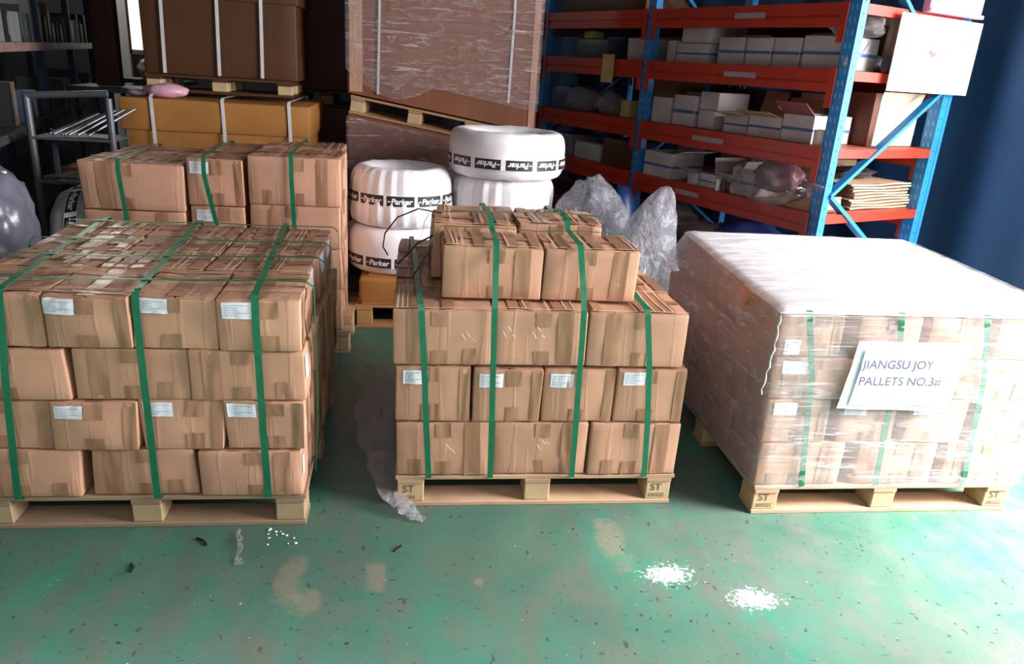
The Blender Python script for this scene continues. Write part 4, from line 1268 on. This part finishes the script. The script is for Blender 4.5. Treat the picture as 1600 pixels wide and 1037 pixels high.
for i, l0 in enumerate(BAYS):
    post(0, l0 - .0); post(DP - PW, l0)
    if i == 0: MB().box(DP + .004, DP + .035, l0 + .0, l0 + .035, 0, 2.75).build('post', rack_blue, rack)
    # braces of the frame
    zs = [(.12, .55), (.45, .10), (.96, .45)]
    for (za, na, zb_, nb) in ((.98, .05, 1.60, DP - .05), (.98, .05, .40, DP - .05), (.40, DP - .05, -.02 + .10, .05), (1.60, DP - .05, 2.25, .05)):
        MB().bar((na, l0 + .02 - .01, za), (nb, l0 + .02 - .01, zb_), .022, .048, (0, 1, 0)).build('brace', rack_blue, rack)
for b in range(3):
    l0, l1 = BAYS[b] + PL, BAYS[b + 1]
    for zi, z in enumerate(LV):
        for n0, nm in ((-.012, 'beam'), (DP - .04, 'beam')):
            m = MB().box(n0, n0 + .045, l0, l1, z - .062, z); m.box(n0 + .008, n0 + .045, l0, l1, z - .074, z - .062); m.box(n0, n0 + .045, l0, l1, z - .120, z - .074)
            o = m.build(nm, rack_red, rack)
            for e in (l0 - .012, l1 - .030):
                MB().box(n0 - .006, n0, e, e + .042, z - .20, z + .005).build('end_plate', rack_red, o)
        MB().box(.034, DP - .045, l0 - .02, l1 + .02, z - .012, z - .002).build('shelf_panel', shelf_m, rack)
        if b == 0 and zi in (1, 2, 3, 4):
            lm = {1: (.95, 1.18), 2: (.80, 1.08), 3: (.62, .88), 4: (.62, .86)}[zi]
            MB().box(-.0155, -.0125, lm[0], lm[1], z - .072, z - .040).build('label_strip', plain('label_strip_grey', (.36, .26, .28), .5), rack)
for zi, z in enumerate(LV):
    m = MB().box(PW, DP - PW, -.002, .035, z - .055, z - .004); o = m.build('end_beam', rack_red, rack)
    MB().add([(DP - PW - .03 + .006 * math.cos(a), -.0035, z - .03 + .006 * math.sin(a)) for a in [2 * PI * k / 8 for k in range(8)]], [tuple(range(8))]).build('bolt_hole', rack_navy, rack)


def rthing(name, label, cat, n, l, z, group=None, rz=0):
    p = rk(n, l, z); return thing(name, label, cat, tuple(p), RTH + rz, group)


def rbox(label, n0, n1, l0, l1, z0, z1, mat, open_=0, stripe=False, flaps=None, group='cartons on the right rack', name='carton', draw=False, rz=0, fmat=None):
    """box on the rack: n0 is the side facing the aisle"""
    r = rthing(name, label, 'carton', (n0 + n1) / 2, (l0 + l1) / 2, z0, group, rz)
    w, d, h = n1 - n0, l1 - l0, z1 - z0; a, b = w / 2, d / 2; t = .005
    if open_:
        m = MB().box(-a, a, -b, b, 0, t)
        m.box(-a, -a + t, -b, b, t, h); m.box(a - t, a, -b, b, t, h); m.box(-a + t, a - t, -b, -b + t, t, h); m.box(-a + t, a - t, b - t, b, t, h)
        m.build('body', mat, r)
    else:
        cseed[0] += 1
        c = Carton(w, d, h, cseed[0], .003, .003, .002, r=.004, seg=3); link('body', c.body(), mat, r)
    if mat is white_card:
        rm = random.Random(cseed[0] + int(l0 * 1000)); m = MB()
        for q in range(3):
            y = rm.uniform(-b * .8, b * .5); zz_ = h * rm.uniform(.65, .85); m.box(-a - .0045, -a - .0038, y, y + rm.uniform(.015, .05), zz_, zz_ + .006)
        m.box(a * .2, a * .6, -b - .0045, -b - .0038, h * .75, h * .79)
        m.build('printed_marks', ink, r)['kind'] = 'stuff'
    if stripe:
        m = MB().box(-a - .0045, -a - .0035, -b, b, h * .42, h * .52); m.box(-a, a, -b - .0045, -b - .0035, h * .42, h * .52); m.build('blue_stripe', blue_ink, r)
    if draw:
        m = MB(); m.tube([(a * .1 - .05, -b - .005, h * .35), (a * .1 - .03, -b - .005, h * .5), (a * .1, -b - .005, h * .62), (a * .1 + .03, -b - .005, h * .85)], .004, 5)
        m.tube([(a * .1 - .06 + .018 * math.cos(q), -b - .005, h * .3 + .018 * math.sin(q)) for q in [2 * PI * k / 10 for k in range(11)]], .004, 5); m.build('printed_drawing', ink, r)
    for fl in (flaps or ()):
        sd, ang, ln = fl
        m = MB()
        ca, sa = math.cos(rad(ang)) * ln, math.sin(rad(ang)) * ln
        if sd == 'N': q = [(-a, -b, h), (-a, b, h), (-a - ca, b * 1.02, h + sa), (-a - ca, -b * 1.02, h + sa)]
        elif sd == 'F': q = [(a, -b, h), (a, b, h), (a + ca, b, h + sa), (a + ca, -b, h + sa)]
        elif sd == 'R': q = [(-a, -b, h), (a, -b, h), (a * 1.02, -b - ca, h + sa), (-a * 1.02, -b - ca, h + sa)]
        else: q = [(-a, b, h), (a, b, h), (a, b + ca, h + sa), (-a, b + ca, h + sa)]
        m.add(q + [(x, y, z - .004) for x, y, z in q], [(0, 1, 2, 3), (7, 6, 5, 4), (0, 4, 5, 1), (1, 5, 6, 2), (2, 6, 7, 3), (3, 7, 4, 0)])
        m.build('flap', fmat or mat, r)
    return r


def rbag(label, n, l, z, size, seed, mat=bag_dim, cat='plastic bag', name='plastic_bag', **kw):
    p = rk(n, l, z); kw.setdefault('sub', 4)
    o = bag(name, label, cat, tuple(p), size, seed, mat, **kw); o.rotation_euler = (0, 0, RTH); return o


e = .001
wc = white_card
Z3, Z2, Z1, Z0 = LV[3] + e, LV[2] + e, LV[1] + e, LV[0] + e
# third level
rbox('white carton with blue stripe at the near end of the upper shelf', .06, .36, .10, .37, Z3, Z3 + .172, wc, stripe=True, draw=True, rz=.04)
rbox('white striped carton, second from the near post on the upper shelf', .06, .35, .39, .585, Z3, Z3 + .160, wc, stripe=True, flaps=(('F', 70, .05),))
rbox('white striped carton with raised kraft flap, middle of the upper shelf', .05, .35, .595, .79, Z3, Z3 + .160, wc, stripe=True, flaps=(('F', 60, .10), ('N', 20, .03)), fmat=kraft_dk)
rbox('white striped carton left of the middle one on the upper shelf', .06, .36, .815, 1.03, Z3, Z3 + .160, wc, stripe=True, flaps=(('F', 50, .08),), fmat=kraft_dk)
rbox('pale carton with dark band at the far end of the upper shelf', .06, .40, 1.12, 1.42, Z3, Z3 + .120, wc, stripe=True)
rbox('pale carton stacked on the far banded one, upper shelf', .08, .40, 1.13, 1.41, Z3 + .123, Z3 + .24, wc)
rbox('small pale carton just before the second blue post, upper shelf', .08, .30, 1.455, 1.54, Z3, Z3 + .14, wc)
rbag('crinkled clear bag slumped over the near upper shelf cartons', .20, .15, Z3 + .172, (.13, .16, .07), 31)
rbag('clear bag of white caps by the near post on the upper shelf', .02, .045, Z3, (.035, .035, .05), 32, sub=3)
rbox('blue and white printed packs box behind the upper shelf cartons', .45, .75, .44, .80, Z3, Z3 + .22, plain('blue_pack', (.06, .12, .35), .5, 0, .3, 20))
rbox('blue bottle carton between the two banded cartons, upper shelf', .40, .46, 1.045, 1.10, Z3, Z3 + .19, plain('blue_pack_light', (.10, .22, .60), .5))
rt = rthing('tape_roll', 'white tape roll on edge above the near post cartons', 'tape roll', .10, -.02 + .1, Z3 + .172)
MB().tube([(0, 0, .02), (-.05, 0, .02)], .02, 14).build('roll', paper, rt)
for k, (l, w_, lb) in enumerate(((.22, .20, 'brown cardboard sheet leaning behind the near upper shelf cartons'), (.92, .16, 'brown cardboard sheet leaning behind the upper shelf cartons, left of the blue packs'))):
    cs = rthing('cardboard_sheet', lb, 'cardboard', .41, l, Z3)
    MB().add([(0, -w_ / 2, 0), (0, w_ / 2, 0), (.02, w_ / 2, .235), (.02, -w_ / 2, .25), (.005, -w_ / 2, 0), (.005, w_ / 2, 0), (.025, w_ / 2, .235), (.025, -w_ / 2, .25)], [(0, 1, 2, 3), (7, 6, 5, 4), (0, 4, 5, 1), (1, 5, 6, 2), (2, 6, 7, 3), (3, 7, 4, 0)]).build('sheet', kraft_dk, cs)
# second level
tr = rthing('tape_roll', 'pale tape roll standing at the near end of the middle shelf', 'tape roll', .05, .125, Z2)
MB().tube([(0, 0, 0), (0, 0, .085)], .046, 20).build('roll', plain('masking_tape', (.62, .50, .42), .5), tr); MB().tube([(0, 0, .0855), (0, 0, .087)], .030, 16).build('core', kraft, tr)
rbox('white carton with printed pipe drawing and open dark red lid, middle shelf', .07, .40, .21, .43, Z2, Z2 + .155, wc, open_=1, stripe=True, draw=True, flaps=(('N', 35, .12), ('T', 25, .07)), fmat=cloth_red)
rbox('open white carton with tan flap hanging forward, middle shelf', .07, .38, .44, .69, Z2, Z2 + .125, wc, open_=1, stripe=True, flaps=(('N', 12, .13), ('F', 70, .12)), fmat=plain('tan_flap', (.36, .23, .11), .7))
rbox('open white carton with drooping tan flap, left of the hanging flap one', .07, .38, .705, .90, Z2, Z2 + .110, wc, open_=1, stripe=True, flaps=(('N', 8, .12), ('F', 75, .16)), fmat=plain('tan_flap', (.36, .23, .11), .7))
rbox('narrow pale carton on the middle shelf, next to the drooping flap', .07, .36, .99, 1.14, Z2, Z2 + .12, wc)
rbox('pale carton stacked on the narrow one, middle shelf', .08, .36, .98, 1.15, Z2 + .122, Z2 + .235, wc)
rbox('pale printed carton on the middle shelf near its far end', .06, .36, 1.17, 1.38, Z2, Z2 + .20, wc, stripe=True, draw=True)
rbox('pale open carton beside the second blue post, middle shelf', .06, .36, 1.40, 1.60, Z2, Z2 + .17, wc, open_=1, flaps=(('F', 70, .05),))
rbox('tan open carton at the back of the middle shelf near the post', .42, .80, .44, .62, Z2, Z2 + .27, plain('tan_card', (.40, .27, .15), .7), open_=1)
rbox('grey lidded box at the back centre of the middle shelf', .44, .80, .64, .88, Z2, Z2 + .20, plain('grey_lid', (.33, .31, .38), .5))
rbox('dark cartons row at the back of the middle shelf', .45, .85, .92, 1.45, Z2, Z2 + .26, kraft_dk)
# first level
rbox('low kraft tray of metal fittings by the near post, lower shelf', .03, .30, .10, .34, Z1, Z1 + .075, kraft, open_=1)
for k, (n, l, z) in enumerate(((.07, .28, .075), (.10, .22, .085), (.06, .17, .078), (.14, .26, .08), (.13, .16, .08))):
    g = rthing('pipe_fitting', 'shiny steel pipe fitting heaped in the low tray, lower shelf', 'fitting', n, l, Z1 + z, 'steel fittings in the tray', k * .9)
    MB().tube([(0, -.022, .0), (0, .022, .006)], .020, 12).build('body', steel, g); MB().tube([(0, -.024, 0), (0, -.030, -.001)], .027, 12).build('rim', steel, g)
rbag('large crinkled clear bag bulging over the lower shelf edge', .02, .42, Z1, (.12, .25, .13), 34, sub=5, tip=[(0, -.16, .02, 6)])
rbag('dull red film bundle inside the large clear bag, lower shelf', .10, .42, Z1 + .06, (.09, .16, .10), 35, plain('red_film', (.20, .08, .09), .35, 0, .3, 12, .5), 'packaging', 'film_bundle')
rbox('white open carton with black inside by the large clear bag', .05, .30, .56, .74, Z1, Z1 + .165, wc, open_=1, stripe=True)
rbox('white carton with tall white flaps standing open, lower shelf', .12, .42, .76, .96, Z1, Z1 + .10, wc, open_=1, stripe=True, flaps=(('F', 75, .12), ('R', 55, .12), ('T', 80, .09)))
rbox('small white carton with round print, lower shelf middle', .03, .11, .86, 1.00, Z1, Z1 + .09, wc, stripe=True, draw=True)
rbox('small pale carton beside the round printed one, lower shelf', .03, .20, 1.02, 1.12, Z1, Z1 + .08, wc, flaps=(('N', 20, .10),), fmat=kraft)
rbox('open pale carton with curved dark marks at the far end of the lower shelf', .03, .33, 1.29, 1.585, Z1, Z1 + .17, wc, open_=1, stripe=True, draw=True, flaps=(('R', 15, .12), ('F', 60, .06)))
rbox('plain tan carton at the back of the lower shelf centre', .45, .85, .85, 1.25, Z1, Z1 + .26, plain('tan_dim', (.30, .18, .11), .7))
rbox('tan carton at the back of the lower shelf near the post', .42, .80, .40, .62, Z1, Z1 + .25, plain('tan_card', (.40, .27, .15), .7), open_=1)
rr_ = rthing('tape_roll', 'small white roll beside a brown jar on the lower shelf', 'tape roll', .02, .82, Z1)
MB().tube([(0, 0, 0), (0, 0, .075)], .016, 12).build('roll', paper, rr_)
rj = rthing('jar', 'small brown jar on the lower shelf beside the white roll', 'jar', .02, .775, Z1)
MB().tube([(0, 0, 0), (0, 0, .06), (0, 0, .065), (0, 0, .08)], [.019, .019, .012, .012], 12).build('glass', plain('brown_jar', (.12, .05, .03), .25), rj)
# bottom level
rbag('dark blue bag under the lower shelf, near the middle', .25, .70, Z0, (.22, .24, .12), 36, blue_bag, 'bag', 'cloth_bag')
rbag('pale blue bag under the lower shelf by the near post', .18, .28, Z0, (.14, .15, .11), 37, lilac, 'bag', 'cloth_bag')
rbag('grey film heap under the lower shelf centre', .12, .95, Z0, (.14, .17, .10), 38, bag_dim)
rbag('dark film heap under the lower shelf, far half', .15, 1.35, Z0, (.16, .20, .13), 39, bag_dim)
rbox('white folded carton on the bottom shelf inside the end frame', .36, .58, .08, .30, Z0, Z0 + .20, plain('lilac_card', (.45, .46, .72), .5), rz=.1)
rbag('lilac bag on the bottom shelf at the rear of the end frame', .78, .22, Z0, (.14, .17, .10), 40, plain('lilac_bag', (.36, .36, .66), .4, 0, .2, 6, .4), 'bag', 'cloth_bag')
# end frame view
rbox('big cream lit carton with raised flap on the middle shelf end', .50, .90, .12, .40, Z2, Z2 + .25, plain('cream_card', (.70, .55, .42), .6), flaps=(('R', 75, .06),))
rbox('dark red brown carton beside the big cream one, middle shelf end', .42, .48, .10, .40, Z2, Z2 + .30, kraft_red)
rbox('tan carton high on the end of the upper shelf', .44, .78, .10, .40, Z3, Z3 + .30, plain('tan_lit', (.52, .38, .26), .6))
for k, (n, z, lb) in enumerate(((.165, .045, 'round steel flange standing at the upper shelf end, left one'), (.275, .05, 'round steel flange standing at the upper shelf end, right one'))):
    g = rthing('steel_flange', lb, 'flange', n + .21, .05, Z3)
    MB().tube([(0, 0, .045), (0, .05, .045)], .045, 20).build('disc', steel, g); MB().tube([(0, -.004, .045), (0, .0, .045)], .015, 12).build('hub', steel, g)
hc = rthing('flattened_cartons', 'pile of flattened kraft cartons on the lower shelf end', 'cardboard pile', .62, .23, Z1)
hc['category'] = 'cardboard pile'
Rr = random.Random(5)
for k in range(9):
    z = k * .0175; x0 = -.28 + Rr.uniform(-.02, .02); x1 = .28 + Rr.uniform(-.02, .02)
    m = MB()
    m.grid(lambda u, v: (x0 + (x1 - x0) * u, -.17 + .30 * v + .004 * math.sin(u * 9 + k), z + .004 + .003 * math.sin(u * 6 + k)), 8, 2)
    m.grid(lambda u, v: (x0 + (x1 - x0) * u, -.17 + .30 * v + .004 * math.sin(u * 9 + k), z + .013 + .003 * math.sin(u * 6 + k * 1.3)), 8, 2)
    m.grid(lambda u, v: (x0 + (x1 - x0) * u, -.17 + .004 * math.sin(u * 9 + k), z + .004 + .009 * v + .003 * math.sin(u * 6 + k * 1.15)), 8, 1)
    m.build('flattened_carton', plain('cream_tan_card', (.62, .42, .26), .6), hc)
rbag('black film and papers heaped on the flattened cartons', .58, .26, Z1 + .166, (.16, .10, .035), 41, plain('black_film', (.03, .03, .035), .25, 0, .3, 9, .5), 'packaging', 'film_bundle')
ca_ = rthing('metal_can', 'silver can lying beside the flattened cartons, lower shelf end', 'can', .27, .10, Z1)
MB().tube([(0, 0, .035), (0, .10, .035)], .034, 18).build('body', steel, ca_); MB().tube([(0, -.004, .035), (0, 0, .035)], .028, 16).build('lid', plain('white_lid', (.7, .7, .72), .4), ca_)
# far bay, dim
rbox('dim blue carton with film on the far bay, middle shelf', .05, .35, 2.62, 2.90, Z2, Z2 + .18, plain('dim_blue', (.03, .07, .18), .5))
rbag('dim clear bag on the far bay, middle shelf', .05, 2.45, Z2, (.12, .18, .10), 44, bag_dim)
rbag('dim clear bag nearer the post on the far bay, middle shelf', .08, 2.10, Z2, (.12, .13, .09), 45, bag_dim)
rbox('small yellowish carton on the far bay, middle shelf', .06, .25, 1.86, 1.96, Z2, Z2 + .12, yellowish)
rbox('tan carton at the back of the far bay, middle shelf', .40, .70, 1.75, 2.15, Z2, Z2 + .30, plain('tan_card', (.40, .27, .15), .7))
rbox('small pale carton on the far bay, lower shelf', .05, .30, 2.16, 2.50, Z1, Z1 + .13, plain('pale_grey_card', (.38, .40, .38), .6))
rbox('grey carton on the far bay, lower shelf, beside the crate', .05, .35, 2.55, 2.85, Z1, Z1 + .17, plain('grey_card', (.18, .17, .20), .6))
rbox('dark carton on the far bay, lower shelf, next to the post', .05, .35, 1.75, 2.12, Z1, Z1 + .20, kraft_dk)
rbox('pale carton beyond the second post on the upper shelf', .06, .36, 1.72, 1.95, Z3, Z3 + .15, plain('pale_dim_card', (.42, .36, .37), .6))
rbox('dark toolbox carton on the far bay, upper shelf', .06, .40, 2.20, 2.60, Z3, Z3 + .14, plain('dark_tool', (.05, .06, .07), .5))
rbox('small yellowish packet on the dark carton, far bay upper shelf', .08, .20, 2.44, 2.55, Z3 + .145, Z3 + .20, yellowish)
yt = rthing('hanging_tag', 'yellowish paper tag hanging over the far bay upper beam', 'tag', -.025, 2.06, Z3 - .17); MB().box(-.002, .002, -.07, .07, 0, .20).build('sheet', yellowish, yt)
rbox('dark carton row on the far bay, top shelf', .06, .50, 1.8, 2.85, LV[4] + e, LV[4] + .2, kraft_dk)

# white board and pink crate hung on the end frame
sb = rthing('notice_board', 'overexposed white notice board tied to the end of the rack', 'sign', .665, -.045, 1.56)
sbb = MB().add([(-.375, 0, .0), (.40, 0, .0), (.40, 0, .40), (-.375, 0, .40), (-.375, .006, .0), (.40, .006, .0), (.40, .006, .40), (-.375, .006, .40)],
               [(0, 1, 2, 3), (7, 6, 5, 4), (0, 4, 5, 1), (1, 5, 6, 2), (2, 6, 7, 3), (3, 7, 4, 0)]).build('board', plain('board_white', (.90, .90, .90), .4, 0, .01, 3), sb)
pinkink = plain('faded_pink_ink', (.62, .07, .20), .6); redink = plain('red_ink', (.80, .12, .10), .6)
m = MB(); Rr = random.Random(9)
for k in range(26):
    x = Rr.choice((Rr.uniform(-.30, -.16), Rr.uniform(.03, .16), Rr.uniform(.2, .3))); z = Rr.uniform(.17, .27)
    m.bar((x, -.0015, z), (x + Rr.uniform(-.012, .02), -.0015, z + Rr.uniform(.004, .03)), .0045, .001, (0, 1, 0))
m.build('faded_print', pinkink, sb)
m = MB()
for k in range(16):
    x = Rr.uniform(-.12, .16); z = Rr.choice((.33, .30, .285)) + Rr.uniform(-.006, .006); m.bar((x, -.0015, z), (x + Rr.uniform(.004, .03), -.0015, z), .0035, .001, (0, 1, 0))
m.build('faded_print', ink, sb)
MB().add([(-.075, -.0012, .215), (-.03, -.0012, .19), (.0, -.0012, .20), (.002, -.0012, .225), (-.025, -.0012, .213), (-.06, -.0012, .235)], [tuple(range(6))]).build('red_mark', redink, sb)
MB().add([(.36 + .012 * math.cos(a), -.0014, .365 + .012 * math.sin(a)) for a in [2 * PI * k / 12 for k in range(12)]], [tuple(range(12))]).build('grommet', ink, sb)
pk = rthing('pink_crate', 'bright pink plastic crate hung above the white notice board', 'crate', .73, -.055, 1.975)
MB().box(-.24, .26, -.01, .04, .0, .30, bev=.006).build('panel', pink_m, pk)
MB().box(-.25, .27, -.022, -.01, .0, .022, bev=.003).build('rim', pink_m, pk)

# ================================================================== LEFT RACK, TROLLEY, BACKGROUND
LTH = rad(-13.4)
LA = Vector((-2.45, 4.6, 0))
LRo = Vector(( -2.50, 5.21, 0))
lr_th = rad(13.4)
lrack = thing('storage_rack', 'dim storage rack with pale labelled beam at the left edge', 'rack', (-2.50, 5.21, 0), lr_th)
# local +Y runs away along the rack, local -X is its depth


def lk(x, y, z):
    c, s = math.cos(lr_th), math.sin(lr_th)
    return Vector((-2.50 + c * x - s * y, 5.21 + s * x + c * y, z))


for y in (-.6, 1.35, 2.75, 4.1):
    for x in (-.03, -.62):
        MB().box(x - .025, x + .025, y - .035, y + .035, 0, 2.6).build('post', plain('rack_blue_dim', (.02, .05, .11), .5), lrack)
pale_beam = plain('pale_beam', (.42, .26, .22), .4, .2, .3, 10)
for z, mt in ((1.50, pale_beam), (.98, dark_steel), (.42, dark_steel), (2.02, rack_red)):
    MB().box(-.02, .02, -.6, 4.1, z - .055, z).build('beam', mt, lrack)
    MB().box(-.64, -.02, -.6, 4.1, z - .02, z - .002).build('shelf_panel', dark_steel, lrack)
MB().box(.0205, .023, 1.65, 2.35, 1.452, 1.492).build('label_strip', plain('pale_strip', (.55, .50, .50), .4), lrack)
put_text('lettering', 'UEP', Matrix.Translation((.024, 1.8, 1.458)) @ Matrix.Rotation(PI / 2, 4, 'Z') @ Matrix.Rotation(PI / 2, 4, 'X'), .06, black_ink, bpy.data.objects['label_strip'] if False else lrack)
Rr = random.Random(21)
barm = [('pale grey', plain('pale_bar', (.30, .30, .32), .4, .2)), ('grey green', plain('grey_green_bar', (.08, .10, .09), .5)), ('tan', plain('tan_bar', (.17, .12, .08), .6)), ('blue grey', plain('blue_grey_bar', (.05, .08, .12), .5)), ('black', plain('dark_bar', (.02, .02, .02), .5))]
for zb_, ys, hh, nm in ((1.501, (.0, 3.9), .30, 'upper'), (.981, (.2, 3.9), .28, 'lower')):
    y = ys[0]; prev = 'the near end'; seen = {}
    while y < ys[1]:
        w = Rr.uniform(.03, .11); h = hh * Rr.uniform(.4, 1.0); d = Rr.uniform(.18, .3)
        cn, cm = Rr.choice(barm); sz = ('tall ' if h > hh * .75 else 'low ') + ('thin ' if w < .06 else 'thick ')
        wh = 'near end' if y < 1.3 else 'middle' if y < 2.7 else 'far end'
        lab = '%s%s pack after %s, %s row, left rack, %s' % (sz, cn, prev, nm, wh)
        seen[lab] = seen.get(lab, 0) + 1
        prev = 'a ' + cn + ' one' if y >= ys[0] else prev
        lean = Rr.uniform(-.12, .12)
        o = thing('upright_pack', lab, 'pack', tuple(lk(-.03 - d / 2, y + w / 2, zb_)), lr_th, 'upright packs in the %s row of the left rack' % nm)
        v = [(sx * d / 2, sy * w / 2 * .85 + (lean * h * .3 if sz_ else 0), sz_ * h) for sz_ in (0, 1) for sy in (-1, 1) for sx in (-1, 1)]
        m = MB().add(v, [(0, 2, 3, 1), (4, 5, 7, 6), (0, 1, 5, 4), (2, 6, 7, 3), (0, 4, 6, 2), (1, 3, 7, 5)])
        m.build('pack', cm, o)
        if Rr.random() < .5:
            v2 = [(d / 2 + .001, -w * .25 + lean * .3 * h * .2, h * .2), (d / 2 + .001, w * .25 + lean * .3 * h * .2, h * .2), (d / 2 + .001, w * .25 + lean * .3 * h * .8, h * .8), (d / 2 + .001, -w * .25 + lean * .3 * h * .8, h * .8)]
            MB().add(v2, [(0, 1, 2, 3)]).build('spine_label', barm[0][1], o)
        y += w + Rr.uniform(.01, .14)

tl = thing('rod_trolley', 'dark steel trolley with tall hoop frame carrying steel rods at left', 'trolley', (-2.02, 5.0, 0), 0)
for x0, x1 in ((-.275, -.27), (.215, .19)):
    MB().tube([(x0, 0, .10), (x1, 0, .6), (x1, 0, 1.22)], .022, 10).build('upright', dark_steel, tl)
MB().tube([(-.27, 0, 1.215), (.19, 0, 1.25)], .020, 10).build('top_rail', dark_steel, tl)
MB().box(-.29, .22, -.02, .28, .10, .14).build('deck', dark_steel, tl)
MB().box(-.27, .20, -.02, .28, .70, .72).build('shelf', dark_steel, tl)
MB().box(-.27, .20, -.02, .28, .965, .98).build('shelf', dark_steel, tl)
for sx in (-.24, .18):
    for sy in (.03, .24): MB().tube([(sx - .02, sy, .05), (sx + .02, sy, .05)], .05, 14).build('wheel', black_m, tl)
for sx in (-.26, .18): MB().box(sx - .012, sx + .012, .25, .275, .14, 1.0).build('upright', dark_steel, tl)
Rr = random.Random(4)
RODL = ['front', 'second', 'third', 'fourth', 'fifth', 'sixth', 'rearmost']
for k in range(7):
    a = Rr.uniform(-.03, .03)
    m = MB().tube([(-2.18 + k * .030 + a, 5.02, .995), (-2.00 + k * .034 + a, 5.26, 1.10 + .008 * k)], .009, 8)
    tag(m.build('steel_rod', plain('rod_steel', (.12, .125, .135), .4, .6)), 'bright steel rod in the upper bundle on the trolley, %s of seven from the left' % (['first'] + RODL[1:6] + ['last'])[k], 'rod', 'steel rods, upper bundle')
for k in range(5):
    m = MB().tube([(-2.26 + k * .045, 5.01, .735), (-2.16 + k * .05, 5.27, .735)], .009, 8)
    tag(m.build('steel_rod', plain('rod_steel', (.12, .125, .135), .4, .6)), 'steel rod lying on the lower trolley shelf, %s of five from the left' % ['first', 'second', 'third', 'fourth', 'last'][k], 'rod', 'steel rods, lower bundle')
# orange brown low cartons under the trolley side
carton('dim brown carton on the floor behind the trolley', -2.30, -1.92, 5.34, 5.66, 0, .75, None, mat=kraft_dk, seg=4)

ch = thing('office_chair', 'black chair back seen beyond the ochre carton', 'chair', (-2.36, 7.45, 0), rad(10))
c_ = MB(); c_.grid(lambda u, v: (-.20 + .40 * u * (1 - .2 * v), .22 + .05 * math.sin(u * PI) + .06 * v, .55 + .62 * v), 8, 8); c_.grid(lambda u, v: (-.20 + .40 * u * (1 - .2 * v), .26 + .05 * math.sin(u * PI) + .06 * v, .55 + .62 * v), 8, 8)
c_.build('backrest', black_m, ch); MB().box(-.22, .22, -.22, .22, .46, .52, bev=.02).build('seat', black_m, ch); MB().tube([(0, 0, .1), (0, 0, .46)], .03, 10).build('column', dark_steel, ch)
for k in range(5): a = 2 * PI * k / 5; MB().bar((0, 0, .09), (.28 * math.cos(a), .28 * math.sin(a), .06), .04, .03).build('foot', black_m, ch)
cbx = thing('work_bench', 'steel bench with pale machine parts beyond the chair', 'bench', (-2.75, 8.6, 0))
MB().box(-.35, .45, -.2, .2, 1.15, 1.19).build('top', dark_steel, cbx)
for sx in (-.3, .4):
    for sy in (-.17, .17): MB().box(sx - .02, sx + .02, sy - .02, sy + .02, 0, 1.15).build('leg', dark_steel, cbx)
bag('machine_part', 'pale lumpy machine part on the far bench', 'machine part', (-2.74, 8.6, 1.191), (.08, .08, .10), 51, plain('cream_part', (.55, .52, .42), .5), sub=3, amp=.25)
bag('machine_part', 'smaller pale machine part right of the lumpy one', 'machine part', (-2.55, 8.6, 1.191), (.06, .06, .06), 52, plain('cream_part', (.55, .52, .42), .5), sub=3, amp=.25)
